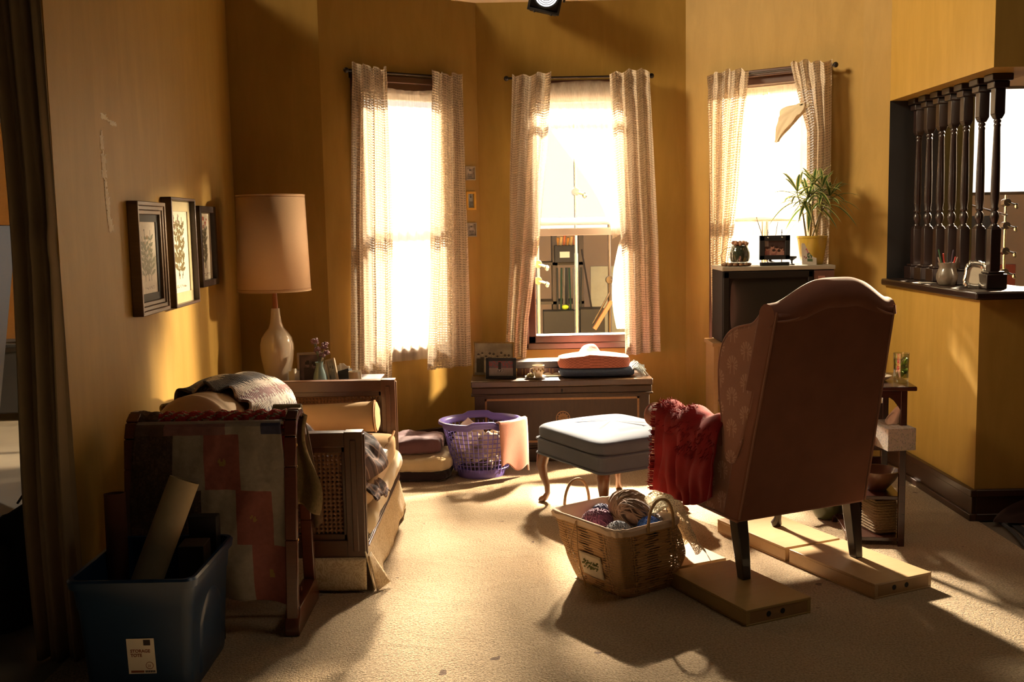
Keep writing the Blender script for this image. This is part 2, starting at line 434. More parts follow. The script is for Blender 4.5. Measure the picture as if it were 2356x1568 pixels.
# baseboards
def baseboard(name, segs):
    b = B()
    for P, Q in segs:
        M = wallM(P, Q); L = (Q-P).length
        b.box(0, L, -.018, 0, 0, .115, M); b.box(0, L, -.026, 0, .115, .15, M); b.box(0, L, -.034, 0, 0, .03, M)
    return struct(b.build(name, M_darkwood, bevel=.004))
baseboard('baseboard_back', [(WB0, WB1), (WC0, WC1), (WD0, WD1), (WL1, WB1)])
baseboard('baseboard_left', [(WL0, WL1)])
b = B()
for q in ((.02, 0, .12), (.03, .12, .155), (.035, 0, .035)):
    b.box(XH-q[0], XH, YH0-q[0], YH1, q[1], q[2]); b.box(XH, 4.2, YH0-q[0], YH0, q[1], q[2])
struct(b.build('baseboard_right', M_darkwood, bevel=.004))
# floors
b = B(); b.grid(lambda u, v: (lerp(-1.60, 2.29, u), lerp(.2, 7.2, v), .0015*nz(u*20, v*30)), 30, 50)
struct(b.build('floor', M_carpet))
b = B().box(-12, 12, -4, 14, -.06, -.006); struct(b.build('floor.001', M_concrete, smooth=False))
b = B().box(-12, 12, 12.4, 12.5, 0, 6); struct(b.build('wall_studio_back', M_studio, smooth=False))
b = B().box(-7.2, -7.1, -4, 12.4, 0, 6); struct(b.build('wall_studio_left', M_black, smooth=False))
b = B().box(8, 8.1, -4, 12.4, 0, 6); struct(b.build('wall_studio_right', M_studio, smooth=False))
# dark doorway partition seen between the balusters
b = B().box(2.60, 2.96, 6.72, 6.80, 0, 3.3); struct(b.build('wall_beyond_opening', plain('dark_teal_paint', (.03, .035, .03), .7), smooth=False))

def window(n, P, Q, s, label):
    M = wallM(P, Q); root = thing('window_%d' % n, label, 'window'); root['kind'] = 'structure'
    root.matrix_world = M @ Matrix.Translation((s, 0, 0))
    b = B(); a = HW; o = a+.055
    for x0, x1, z0, z1 in ((-o, -a+.02, Z0-.06, Z1+.06), (a-.02, o, Z0-.06, Z1+.06), (-o, o, Z1-.02, Z1+.06), (-o, o, Z0-.06, Z0+.02)):
        b.box(x0, x1, -.022, .0, z0, z1)
    for x0, x1, z0, z1 in ((-o-.01, -a-.03, Z0-.07, Z1+.07), (a+.03, o+.01, Z0-.07, Z1+.07), (-o-.01, o+.01, Z1+.03, Z1+.075), (-o-.01, o+.01, Z0-.075, Z0-.03)):
        b.box(x0, x1, -.036, .0, z0, z1)
    b.build('casing', M_redwood, root, bevel=.006)
    b = B()
    for x0, x1, z0, z1 in ((-a, -a+.02, Z0, Z1), (a-.02, a, Z0, Z1), (-a, a, Z1-.02, Z1), (-a, a, Z0, Z0+.02)): b.box(x0, x1, 0, .10, z0, z1)
    b.build('jamb', M_redwood, root, bevel=.002)
    for nm, z0, z1, y in (('sash', 1.49, Z1-.02, .055), ('sash', Z0+.02, 1.545, .025)):
        b = B(); w = .03; lo = Z0+.02 if z0 < 1 else z0
        if z0 < 1 and n == 2:      # centre window: lower sash is pushed up behind the upper one
            z0, z1 = 1.42, 1.42+.8; w = .028
        for q in ((-a+.02, -a+.02+w, z0, z1), (a-.02-w, a-.02, z0, z1), (-a+.02, a-.02, z1-.045, z1), (-a+.02, a-.02, z0, z0+.05)):
            b.box(q[0], q[1], y, y+.028, q[2], q[3])
        f = b.build('sash', M_white, root, bevel=.004)
        b = B().box(-a+.03, a-.03, y+.012, y+.016, z0+.04, z1-.04); b.build('pane', M_glass, f, smooth=False)
    return root
window(1, WB0, WB1, SB, 'left window with dark red wood casing behind cream curtains')
window(2, WC0, WC1, SC, 'centre window with raised lower sash above the wooden chest')
window(3, WD0, WD1, SD, 'right window behind the television with glowing sheer curtain')

# ---------------- curtains ----------------
def curtain(P, Q, s0, left, right, ztop, zbot, pleats, label, seed=0, off=.112, amp=.024, slant=0):
    """left/right: edge position along wall as [(z, s)]"""
    M = wallM(P, Q); b = B(); nu, nv = 110, 60
    W = abs(right[0][1]-left[0][1])
    def fn(u, v):
        zt = ztop+.012*math.sin(u*pleats*2*PI+seed)+.01*math.sin(u*5+seed); z = lerp(zt, zbot+slant*(u-.5), v)
        sl = interp(left, z); sr = interp(right, z)
        k = 1-.45*math.exp(-((v-.05)/.03)**2)
        ph = u*pleats*2*PI+seed+.9*nz(v*1.3, seed)+v*.5
        d = amp*k*(math.sin(ph)+.35*math.sin(ph*2.3+seed+v*2))+.012*nz(u*4, v*3, seed)
        s = lerp(sl, sr, u+.018*math.sin(ph*2+1)*(1-v*.5)/max(pleats, 1)*2)
        return (s, -off+d, z)
    b.grid(fn, nu, nv, uvs=(W*1.9, ztop-zbot), M=M)
    o = b.build('curtain', M_linen, solid=0)
    return tag(o, label, 'curtain', 'open weave linen curtains at the three windows')
def rod(P, Q, s0, s1, z, label, zz=None):
    M = wallM(P, Q); r = thing('curtain_rod', label, 'curtain rod'); r['group'] = 'curtain rods'
    b = B().tube([M @ Vector((s0, -.07, z)), M @ Vector((s1, -.07, z))], .0075, 10); b.build('rod', M_iron, r)
    for s in (s0, s1):
        b = B().blob(M @ Vector((s, -.07, z)), .017, 12, 8); b.build('finial', M_iron, r)
    for s in (s0+.06, s1-.06):
        b = B().tube([M @ Vector((s, 0, z-.01)), M @ Vector((s, -.05, z-.015)), M @ Vector((s, -.07, z-.008))], .006, 6)
        b.box(s-.012, s+.012, -.006, 0, z-.035, z+.02, M); b.build('bracket', M_iron, r)
rod(WB0, WB1, .185, .985, 2.463, 'dark curtain rod over the left window')
rod(WC0, WC1, .199, 1.164, 2.466, 'dark curtain rod over the centre window')
rod(WD0, WD1, .211, 1.045, 2.427, 'dark curtain rod over the right window')
o = .203
curtain(WB0, WB1, 0, [(2.5, .955), (2.1, .974), (1.3, 1.005), (.58, 1.033)], [(2.5, .721), (1.56, .712), (1.0, .729), (.5, .748)], 2.492, .50, 3.2, 'left curtain panel of the left window, hanging down behind the settee arm', 1)
curtain(WB0, WB1, 0, [(2.48, .389), (1.84, .419), (1.27, .45), (.56, .505)], [(2.48, .182), (1.84, .176), (1.1, .166), (.55, .160)], 2.485, .565, 2.6, 'right curtain panel of the left window, beside three tiny pictures', 2.2)
curtain(WC0, WC1, 0, [(2.48, o+.033), (1.84, o+.004), (1.26, o-.007), (.69, o-.045)], [(2.48, o+.29), (1.98, o+.256), (1.37, o+.194), (.84, o+.112), (.6, o+.095)], 2.488, .60, 2.6, 'left curtain panel of the centre window, above the family portrait photo', 3.1)
curtain(WC0, WC1, 0, [(2.48, o+.675), (1.97, o+.70), (1.39, o+.745), (.95, o+.763), (.6, o+.766)], [(2.48, o+.942), (1.96, o+.967), (1.38, o+.994), (.6, o+1.006)], 2.495, .615, 3.1, 'right curtain panel of the centre window, behind the folded blankets', 4.4, slant=.03)
curtain(WD0, WD1, 0, [(2.45, .226), (1.8, .231), (1.24, .245), (.7, .261)], [(2.45, .505), (2.07, .461), (1.66, .428), (1.24, .369), (.72, .34)], 2.452, .62, 3.1, 'left curtain panel of the right window, behind the television', 5.2)
curtain(WD0, WD1, 0, [(2.45, .775), (2.2, .84), (2.04, .885), (1.24, .892)], [(2.45, 1.035), (1.5, 1.032), (.7, 1.02)], 2.455, .68, 3.2, 'right curtain panel of the right window, behind the potted plant', 6.6)

def sheerpanel(P, Q, fn, nu, nv, label, uvs=(1, 2)):
    M = wallM(P, Q); b = B().grid(fn, nu, nv, uvs=uvs, M=M)
    return tag(b.build('sheer_curtain', M_sheer), label, 'sheer curtain', 'sheer curtains')
sheerpanel(WB0, WB1, lambda u, v: (lerp(SB-.30, SB+.30, u), -.045+.006*math.sin(u*60), lerp(2.40-.035*math.sin(u*PI), .63, v)), 120, 20, 'sheer white curtain filling the left window')
# centre: swept to the right and tied at mid height
def swc(u, v):
    z = lerp(2.42, 1.44, v); g = sm(v)**.8
    s = lerp(lerp(SC-.32, SC+.30, u), lerp(SC+.235, SC+.31, u), g*.96)
    return (s, -.045+.008*math.sin(u*70+v*3)*(1+v), z-.05*(1-u)*v+.015*math.sin(u*PI)*(1-v))
sheerpanel(WC0, WC1, swc, 130, 40, 'sheer curtain of the centre window, swept aside and gathered to the right')
sheerpanel(WC0, WC1, lambda u, v: (SC+.27+.05*math.sin(v*2.6)*(1-u)*-1.2+.05*u, -.05+.008*math.sin(u*30), lerp(1.40, .78, v)), 24, 20, 'loose tail of the sheer curtain below the tie at the centre window')
# centre valance strip
sheerpanel(WC0, WC1, lambda u, v: (lerp(SC-.31, SC+.31, u), -.055+.004*math.sin(u*50), lerp(2.415+.03*math.sin(u*PI*.9), 2.17, v)), 90, 6, 'short sheer valance across the top of the centre window')
def swd(u, v):
    z = lerp(2.36-.03*math.sin(u*PI), 1.50+.02*math.sin(u*4), v)
    return (lerp(SD-.30, SD+.30, u), -.045+.007*math.sin(u*66+v), z)
sheerpanel(WD0, WD1, swd, 110, 20, 'sheer curtain covering the upper half of the right window')
# knotted sheer hanging by the right curtain
M = wallM(WD0, WD1)
def knot(u, v):
    a = 2*PI*u; t = v; cx = lerp(.86, .70, t); cz = 2.20-.22*t**1.1+.04*math.sin(t*3)
    r = (.018+.06*math.sin(PI*min(1, t*1.05)**.8))*(1+.25*math.sin(a*5+t*3)); r *= (1+.16*math.sin(a*7+t*5))*(1+.25*nz(math.cos(a)*2, t*4, 3)); return (cx+r*math.cos(a)*.8, -.13+.04*math.sin(a)*(r*8), cz+r*.35*math.sin(a*1))
tag(B().grid(knot, 40, 24, cu=True, M=M).build('knotted_sheer', M_cream), 'bunched end of sheer cloth knotted beside the right curtain of the right window', 'sheer curtain', 'sheer curtains')
# ---------------- left wall pictures ----------------
def frame_parts(root, w, h, bw, depth, mat, matw, matmat, painter, res=(40, 80), glass=False, steps=1, y0=0):
    """framed picture in the xz plane, front face towards -y, centred on x, bottom z=0"""
    b = B()
    for k in range(steps):
        q = bw*(1-k/steps); dd = depth*(.6+.4*(k+1)/steps) if steps > 1 else depth
        i = bw-q
        b.box(-w/2+i*0, w/2, -dd+.0, 0, h-bw+k*bw/steps, h-bw+(k+1)*bw/steps)
        b.box(-w/2, w/2, -dd, 0, bw-(k+1)*bw/steps, bw-k*bw/steps)
        b.box(-w/2+bw-(k+1)*bw/steps, -w/2+bw-k*bw/steps, -dd, 0, bw*.0, h)
        b.box(w/2-bw+k*bw/steps, w/2-bw+(k+1)*bw/steps, -dd, 0, 0, h)
    b.build('frame', mat, root, bevel=min(.003, bw*.2))
    iw, ih = w-2*bw, h-2*bw
    if matw:
        b = B()
        for x0, x1, z0, z1 in ((-iw/2, -iw/2+matw, bw, h-bw), (iw/2-matw, iw/2, bw, h-bw), (-iw/2, iw/2, bw, bw+matw), (-iw/2, iw/2, h-bw-matw, h-bw)):
            b.box(x0, x1, -depth*.45, -.002, z0, z1)
        b.build('mat_board', matmat, root)
    pw, ph = iw-2*matw, ih-2*matw
    b = B().grid(lambda u, v: (-pw/2+pw*u, -depth*.35, bw+matw+ph*v), res[0], res[1], col=painter)
    b.build('print', M_print, root, smooth=False)
    return root
def plant_painter(stems, leafcol, flower, fpos, seed, bg=(.78, .70, .56), wash=None, writing=True):
    """botanical drawing: curved stems, pointed leaves, flower heads"""
    rr = random.Random(seed); L = []; Fl = []
    for (x0, x1, top) in stems:
        n = 7
        for k in range(n):
            t = .12+.8*k/n; x = lerp(x0, x1, t); z = lerp(.17, top, t)
            for sgn in (-1, 1):
                L.append((x, z, sgn*rr.uniform(.5, 1.1), rr.uniform(.09, .19)*(1.15-t*.6)))
    for (x, z, r) in fpos: Fl.append((x, z, r))
    def p(u, v):
        c = bg
        if wash:
            k = wash(u, v)
            if k > 0: c = tuple(lerp(a, b_, k) for a, b_ in zip(c, leafcol))
        for (x0, x1, top) in stems:
            t = (v-.17)/(top-.17)
            if 0 < t < 1 and abs(u-lerp(x0, x1, t)-.02*math.sin(t*5)) < .016: c = tuple(x*.6 for x in leafcol)
        for (x, z, a, l) in L:
            dx, dz = (u-x)*.5, v-z; s_, c_ = math.sin(a), math.cos(a)
            q = dx*s_+dz*c_; r = dx*c_-dz*s_
            if 0 < q < l and abs(r) < .023*math.sin(PI*q/l): c = leafcol if (int(q*200) % 3) else tuple(x*1.5 for x in leafcol)
        for (x, z, r) in Fl:
            if math.hypot((u-x)*.5, v-z) < r*(.75+.25*math.sin(math.atan2(v-z, u-x)*7)): c = flower
        if writing and .055 < v < .10 and .25 < u < .8 and nz(u*40, v*70, seed) > .12: c = (.2, .15, .1)
        return c
    return p
dirL = (WL1-WL0).normalized()
def on_left(s, z):   # s = y coordinate on the left wall
    t = (s-WL0.y)/dirL.y; return (WL0.x+dirL.x*t+.001, s, z)
RZL = math.atan2(dirL.y, dirL.x)     # local +x runs along the wall away from the camera; -y faces the room
M_frame_brown = wood('carved_frame_wood', (.14, .08, .04), (.26, .16, .08), .4)
M_frame_dark = plain('dark_mottled_frame', (.045, .03, .025), .4, ns=40, var=.6, bst=.3)
M_goldmat = plain('pale_gold_mat', (.42, .36, .20), .5, .15)
M_blackmat = plain('black_mat', (.02, .017, .014), .6)
RT = plant_painter([(.5, .35, .9), (.3, .2, .8), (.65, .7, .88)], (.16, .17, .08), (.42, .25, .08), [(.5, .78, .03), (.35, .7, .02), (.6, .62, .02)], 3, wash=lambda u, v: max(0, .75-abs(v-.45)*3.2)*(.6+.6*nz(u*6, v*8, 3)))
r = thing('picture_frame', 'wide carved brown frame with black mat and a faded green plant print, leftmost of three', 'picture', on_left(4.575, 1.145), RZL, None)
frame_parts(r, .42, .485, .055, .045, M_frame_brown, .032, M_blackmat, RT, (36, 70), steps=3)
r = thing('picture_frame', 'tall framed botanical print with pale gold mat, middle of the three on the left wall', 'picture', on_left(5.095, 1.14), RZL)
frame_parts(r, .45, .52, .014, .05, M_darkwood, .05, M_goldmat, plant_painter([(.45, .25, .95), (.4, .5, .97), (.6, .7, .93)], (.13, .10, .035), (.2, .08, .07), [(.27, .86, .02), (.25, .92, .018), (.5, .88, .02), (.5, .94, .015), (.3, .8, .02)], 5), (36, 84))
r = thing('picture_frame', 'small dark mottled frame with red flower print, nearest the room corner', 'picture', on_left(5.625, 1.205), RZL)
frame_parts(r, .36, .425, .034, .040, M_frame_dark, 0, M_blackmat, plant_painter([(.5, .45, .8), (.45, .6, .85)], (.12, .11, .07), (.42, .05, .03), [(.3, .86, .035), (.45, .92, .035), (.6, .84, .035), (.2, .78, .03), (.45, .8, .03), (.7, .9, .025)], 9), (30, 70))
# flaked plaster scars on the left wall
M_scar = plain('bare_plaster', (.85, .76, .60), .9, ns=80, var=.2, bst=.6, bs=200)
b = B()
def scar(pts, w):
    for (s0, z0), (s1, z1) in zip(pts, pts[1:]):
        n = 6
        for k in range(n):
            t = k/n; s = lerp(s0, s1, t)+rnd.uniform(-.006, .006); z = lerp(z0, z1, t)
            ww = w*rnd.uniform(.25, 1.3); p = on_left(s, z)
            hh = abs(z1-z0)/n*rnd.uniform(.5, 1)+ww*.4; dl = abs(s1-s0)/n*.6+ww
            b.grid(lambda u, v: (p[0]+.0012+.002*math.sin(u*PI)*math.sin(v*PI), p[1]+(u-.5)*dl*(1+.4*math.sin(v*9)), p[2]+(v-.5)*hh*(1+.3*math.sin(u*7))), 3, 3)
scar([(4.11, 1.88), (4.115, 1.74), (4.12, 1.66), (4.14, 1.55), (4.155, 1.50)], .042)
scar([(4.14, 1.95), (4.24, 1.935), (4.30, 1.93)], .034)
o_ = b.build('trim_2', M_scar)
struct(o_)

# three tiny pictures on the window wall
MB_ = wallM(WB0, WB1)
def tiny(z, w, h, mat, bw, label, seed, tint):
    p = MB_ @ Vector((.072, 0, z)); a = math.atan2((WB0-WB1).y, (WB0-WB1).x)
    r = thing('small_picture', label, 'picture', p, a)
    def pt(u, v):
        k = .35+.5*(nz(u*3, v*3.5, seed)+.5)
        if math.hypot(u-.5, (v-.62)*.9) < .18: k = .75
        if math.hypot(u-.5, (v-.72)*.9) < .14 and v > .68: k = .12
        if v < .45 and abs(u-.5) < .3: k = .3+.3*nz(u*9, v*7, seed)
        return tuple(c*k for c in tint)
    frame_parts(r, w, h, bw, .014, mat, 0, None, pt, (16, 20))
tiny(1.803, .078, .094, plain('silver_frame', (.36, .30, .22), .4, .3), .009, 'tiny silver-framed photo, topmost of three beside the left window curtain', 2, (.75, .62, .5))
tiny(1.604, .078, .126, plain('yellow_frame', (.62, .33, .03), .45), .017, 'tiny picture in a bright yellow frame beside the curtain', 5, (.45, .5, .48))
tiny(1.425, .076, .095, plain('pewter_frame', (.30, .26, .20), .4, .3), .009, 'tiny pewter-framed portrait, lowest of three beside the left window curtain', 8, (.6, .52, .45))

# ---------------- draped cloth and things left of the flat ----------------
def dr(u, v):
    z = lerp(3.25, .0, v); x = lerp(-1.70, -1.535, u)+.02*nz(v*3, 2)-.006*math.sin(v*9)*(1-u)
    if u > .96: x = -1.535
    return (x, 3.58-.02-.022*math.sin(u*15+v*1.6)-.012*math.sin(u*33-v*2)-(.012 if .53 < v < .57 else 0)*sm(u), z)
tag(B().grid(dr, 60, 70).build('draped_fabric', plain('grey_brown_cloth', (.30, .22, .13), .9, ns=6, var=.2, bst=.3, bs=90), solid=.004), 'grey brown cloth hanging over the raw end of the left wall', 'cloth')
def bagf(u, v):
    a = 2*PI*u; t = v
    r = (.20-.03*t)*(1+.12*nz(math.cos(a)*1.5, math.sin(a)*1.5, t*2)); ztop = .36+.07*math.sin(a*2+.5)+.05*math.sin(a*5)
    k = 1 if v < .85 else 1-(v-.85)*5
    return (-2.06+r*math.cos(a)*1.0*k, 3.95+r*math.sin(a)*.8*k, .0+ztop*min(1, t/.85)*1.0 - (0 if v < .85 else (v-.85)*.5))
tag(B().grid(bagf, 48, 20, cu=True).build('duffel_bag', M_black, disp=.03, dscale=.12), 'black cloth bag on the grey studio floor', 'bag')
r = thing('equipment_case', 'black equipment case on the far studio floor at the left edge', 'case', (-4.0, 8.6, 0), .1)
B().box(-.35, .45, -.25, .25, .06, .62).build('body', M_black, r, bevel=.01)
B().box(-.36, .46, -.26, .26, .56, .60).build('lid_edge', M_iron, r, bevel=.004)
for x in (-.28, .38):
    B().lathe([(.03, 0), (.03, .06)], 12, (x, -.15, 0)).build('caster', M_iron, r)
def crum(n, c, s): 
    return B().blob(c, s, 14, 8, .5, 4, n, (1.6, 1, .5))
tag(crum(3, (-3.9, 8.5, .66), .07).build('crumpled_paper', M_paper), 'crumpled pale paper on the black equipment case', 'paper')
b = B().beam((-3.0, 5.7, 0), (-2.76, 5.72, 1.55), .30, .03)
tag(b.build('leaning_board', wood('dark_red_board', (.035, .010, .004), (.06, .018, .007), .6)), 'dark brown board leaning at the left edge beyond the wall end', 'board')
r = thing('light_stand', 'folding stand with dark splayed leg behind the left wall end', 'stand', (-2.40, 5.75, 0))
for a in (0, 2.1, 4.2):
    B().beam((0, 0, .55), (.38*math.cos(a+3.3), .38*math.sin(a+3.3), .01), .02, .012).build('leg', M_iron, r)
B().tube([(0, 0, .25), (0, 0, 2.2)], .014, 8).build('pole', M_iron, r)
tag(B().box(-4.9, -3.3, 9.6, 9.65, 0, 2.5).build('plywood_sheet', M_oak), 'tan plywood sheet standing far behind the left wall end', 'board')
tag(B().blob((-2.17, 4.2, .02), .05, 10, 6, .5, 3, 1, (1.3, 1, .4)).build('tape_scrap', M_paper), 'scrap of pale paper on the studio floor beside the black bag', 'paper')

# ---------------- cane settee ----------------
SX0, SX1, SY0, SY1 = -1.52, -.622, 4.20, 5.50
r = thing('cane_settee', 'dark wood settee with woven cane arms, tan cushions and a damask skirt', 'settee', (-1.05, 4.85, 0))
L = lambda p: (p[0]+1.05, p[1]-4.85, p[2])
def arm(y, top):
    b = B(); x0, x1 = SX0+1.05, SX1+1.05; yy = y-4.85; h = .03
    b.box(x1-.075, x1, yy-h-.003, yy+h+.003, .128, top+.003); b.box(x0, x0+.06, yy-h-.003, yy+h+.003, .128, top+.003)
    b.box(x0+.058, x1-.073, yy-h, yy+h, top-.06, top); b.box(x0+.058, x1-.073, yy-h, yy+h, .13, .215)
    # mouldings
    b.box(x0+.06, x1-.075, yy-h*.6, yy+h*.6, top-.085, top-.055); b.box(x0+.06, x1-.075, yy-h*.6, yy+h*.6, .21, .24)
    b.box(x1-.090, x1-.07, yy-h*.6, yy+h*.6, .2, top-.05); b.box(x1-.050, x1-.026, yy-h-.009, yy+h+.009, .17, top-.03)
    b.box(x1-.004, x1+.006, yy-.012, yy+.012, .15, top-.01)
    f = b.build('arm_frame', M_cane_wood, r, bevel=.003)
    for s_ in (-.008, .008):
        B().grid(lambda u, v: (lerp(x0+.05, x1-.09, u), yy+s_, lerp(.22, top-.07, v)), 1, 1).build('cane_panel', M_cane, f, smooth=False)
arm(SY0+.03, .668); arm(SY1-.03, .70)
B().box(-.47, -.42, -.62, .62, .15, .66).build('back_panel', M_tan, r, bevel=.02)
B().box(-.49, -.41, -.62, .62, .62, .69).build('back_rail', M_cane_wood, r, bevel=.01)
B().box(-.42, .418, -.60, .60, .15, .30).build('seat_base', M_tan, r, bevel=.02)
def roundbox(x0, x1, y0, y1, z0, z1, e=.06, n=18, puff=.012, pw=.28):
    """soft cushion: superellipsoid-like box"""
    cx, cy, cz = (x0+x1)/2, (y0+y1)/2, (z0+z1)/2; ax, ay, az = (x1-x0)/2, (y1-y0)/2, (z1-z0)/2
    b = B()
    def sp(c, p): return math.copysign(abs(c)**p, c)
    def fn(u, v):
        a = 2*PI*u; bb = PI*(v-.5)
        x = sp(math.cos(bb), pw*1.3)*sp(math.cos(a), pw); y = sp(math.cos(bb), pw*1.3)*sp(math.sin(a), pw); z = sp(math.sin(bb), pw*1.6)
        k = 1+puff*math.sin(a*9+bb*3)
        return (cx+ax*x, cy+ay*y, cz+az*z*k+puff*.6*nz(x*3, y*3, z0*9))
    return b.grid(fn, 72, 28, cu=True)
roundbox(-.40, .445, -.595, .595, .25, .315, pw=.18).build('lower_pad', M_tan, r)
def rollf(u, v):
    y = lerp(-.59, .60, v); a = 2*PI*u; rr = .052*(1 if .02 < v < .98 else .5)
    return (.405+rr*math.cos(a)*1.0+.012*nz(v*6, 1), y, .272+rr*math.sin(a)*1.25)
B().grid(rollf, 20, 40, cu=True).build('front_roll', M_cream, r)
roundbox(-.38, .44, -.60, .59, .312, .436, pw=.2).build('seat_cushion', M_tan, r)
M_pipe = plain('brown_piping', (.25, .12, .04), .7)
for z in (.424, .328):
    B().tube([(.418, lerp(-.59, .58, k/30), z+.004*math.sin(k*1.3)) for k in range(31)], .006, 6).build('piping', M_pipe, r)
b = B().box(.385, .43, -.60, .62, .165, .225)
for z in (.178, .195, .212): b.tube([(.433, -.60, z), (.433, .62, z)], .0045, 6)
b.build('front_rail', M_cane_wood, r, bevel=.004)
def damask():
    m, nt, out = newmat('damask_cloth'); b = pbsdf(nt, out, .75, 0, .3); co = coord(nt, 'Object')
    n = noi(nt, co, 16, 2, .5, 4.5); k = (n-.5).abs().lt(.045); f = noi(nt, co, 200, 2)
    setc(nt, b, mixc(nt, k*.6, (.66, .52, .33), (.38, .24, .12))); bump(nt, b, f+k*.5, .2, .003); return m
M_damask = damask()
def sk(u, v):      # front skirt, with a slit and flared folds
    y = lerp(-.66, .635, u); fl = .035*v+.004*math.sin(u*22)*v+.012*v*abs(math.sin(u*9.5))**8
    return (.425+fl, y, lerp(.17, .008+.012*math.sin(u*9), v))
B().grid(sk, 110, 8).build('skirt', M_damask, r, solid=.004)
def sk2(u, v): return (lerp(.43, -.47, u), -.655-.015*v-.008*math.sin(u*16)*v, lerp(.145, .012, v))
B().grid(sk2, 60, 6).build('skirt', M_damask, r, solid=.004)
def flap(u, v): return (.44+.05*u*v+.03*v, -.655+.06*u, lerp(.15, .0+.02*u, v))
B().grid(flap, 6, 8).build('skirt', M_damask, r, solid=.004)
for x in (-.44, .39):
    for y in (-.61, .6): B().box(x-.025, x+.025, y-.025, y+.025, 0, .14).build('leg', M_darkwood, r)

# bolster against the far arm
r = thing('bolster_cushion', 'tan bolster with piped end lying against the far cane arm', 'cushion', (-1.02, 5.345, .437))
MX = Matrix.Rotation(PI/2, 4, 'Y') @ Matrix.Identity(4)
prof = [(.0, -.34), (.05, -.338), (.072, -.325), (.078, -.30), (.080, -.1), (.077, .1), (.079, .29), (.075, .312), (.05, .322), (0, .325)]
MXT = Matrix.Translation((0, 0, .078)) @ Matrix.Rotation(-.04, 4, 'Y') @ MX
B().lathe(prof, 32, M=MXT, caps=False).build('cover', M_tan, r, disp=.006, dscale=.05)
for t in (-.315, .302):
    B().tube([MXT @ Vector((.079*math.cos(a*PI/16), .079*math.sin(a*PI/16), t)) for a in range(32)], .006, 6, closed=True).build('piping', M_pipe, r)
# big roll on the left under the afghan
A0, A1 = Vector((-1.38, 4.30, .628)), Vector((-1.27, 5.0, .595))
ax = (A1-A0).normalized(); sx_ = ax.cross(Vector((0, 0, 1))).normalized(); uz = sx_.cross(ax)
def roll(a, t, rad): return A0+(A1-A0)*t+sx_*math.cos(a)*rad+uz*math.sin(a)*rad
def rolf(u, v):
    t = v; rad = .182*(min(1, math.sin(min(t, .12)/.12*PI/2)*.9+.1) if t < .12 else (1 if t < .9 else math.cos((t-.9)/.1*PI/2)*.98+.02))
    rad *= 1-.05*math.exp(-((t-.17)/.02)**2)
    return roll(2*PI*u, t, rad)
tag(B().grid(rolf, 36, 36, cu=True).build('rolled_pillow', M_tan), 'plump tan rolled pillow under the zigzag afghan at the settee back', 'pillow')
cols = [(.42, .24, .05), (.50, .33, .10), (.60, .50, .36), (.16, .14, .12), (.09, .08, .08), (.62, .52, .40), (.13, .11, .10), (.07, .06, .06), (.56, .46, .37), (.24, .12, .11), (.62, .55, .46), (.13, .11, .12), (.28, .22, .20), (.08, .07, .08)]
def afc(u, v):
    k = u*15-1+.55*abs((v*34) % 2-1)+.12*nz(u*6, v*9, 4); i = int(max(0, min(13, k))); c = cols[i]
    j = 1+.5*nz(u*70, v*110, 2)
    if u > .66 and nz(u*25, v*22, 7) > .30: c = (.40, .33, .28)
    return tuple(min(.8, q*j) for q in c)
def aff(u, v):
    a = lerp(PI*1.02, -.42, u); t = lerp(.30, 1.10, v)-(.06*math.sin(u*PI*2.2))*(1-v)
    rad = .207+.016*nz(u*5, v*4, 1)+(.020*math.sin(u*46)*math.exp(-v*9))+.02*math.sin(v*PI)
    p = roll(a, t, rad)
    if u > .85: p = p+Vector((.05*(u-.85)/.15, 0, -.05*(u-.85)/.15))
    return p
o = B().grid(aff, 150, 70, col=afc, uvs=(1, .8)).build('zigzag_afghan', M_knit, solid=.010)
tag(o, 'knitted afghan in black, grey, cream and ochre zigzags draped over the rolled pillow', 'blanket')
# crumpled plaid cloth on the settee
def plaid(u, v):
    k = (.16, .095, .085); a = (u*7) % 1; c = (v*7) % 1
    if a < .28: k = tuple(q*.45 for q in k)
    if c < .28: k = tuple(q*.55 for q in k)
    if .5 < a < .58 or .5 < c < .58: k = (.42, .26, .20)
    return k
def plf(u, v):
    x = lerp(-1.10, -.63+.06*math.sin(v*PI), u); y = lerp(4.29, 4.86, v)
    e = min(u, 1-u, v, 1-v)*9; h = min(1, e)**.5
    z = .44+.15*h*(1-.45*u)+.045*nz(u*3.2, v*3.2, 5)*h+.028*nz(u*9, v*8, 2)*h
    return (x, y, max(.438, z))
tag(B().grid(plf, 70, 60, col=plaid).build('plaid_pillow', M_attr, solid=.006), 'crumpled brown plaid pillow on the seat behind the near cane arm', 'pillow')
def pl2(u, v):
    return (lerp(-.80, -.575+.02*v, u)-.0*v, lerp(4.30, 4.62, v)-.07*u, .50-.12*u*u+.03*nz(u*5, v*5, 8)-.05*v*u)
tag(B().grid(pl2, 40, 30, col=plaid).build('plaid_shirt', M_attr, solid=.008, disp=.02, dscale=.05), 'corner of a folded plaid shirt hanging over the seat front edge', 'clothing')
tag(B().grid(lambda u, v: (lerp(-.80, -.60, u), lerp(4.60, 4.86, v), .47-.02*u+.02*nz(u*4, v*4)), 20, 16).build('white_cloth', plain('pale_blue_white_cloth', (.48, .50, .50), .8, ns=8, var=.15), solid=.006), 'pale blue white cloth beyond the plaid pillow on the seat', 'cloth')
r = thing('rolled_magazines', 'white rolled papers poking out beside the near cane arm on the seat', 'papers', (-.69, 4.42, .438))
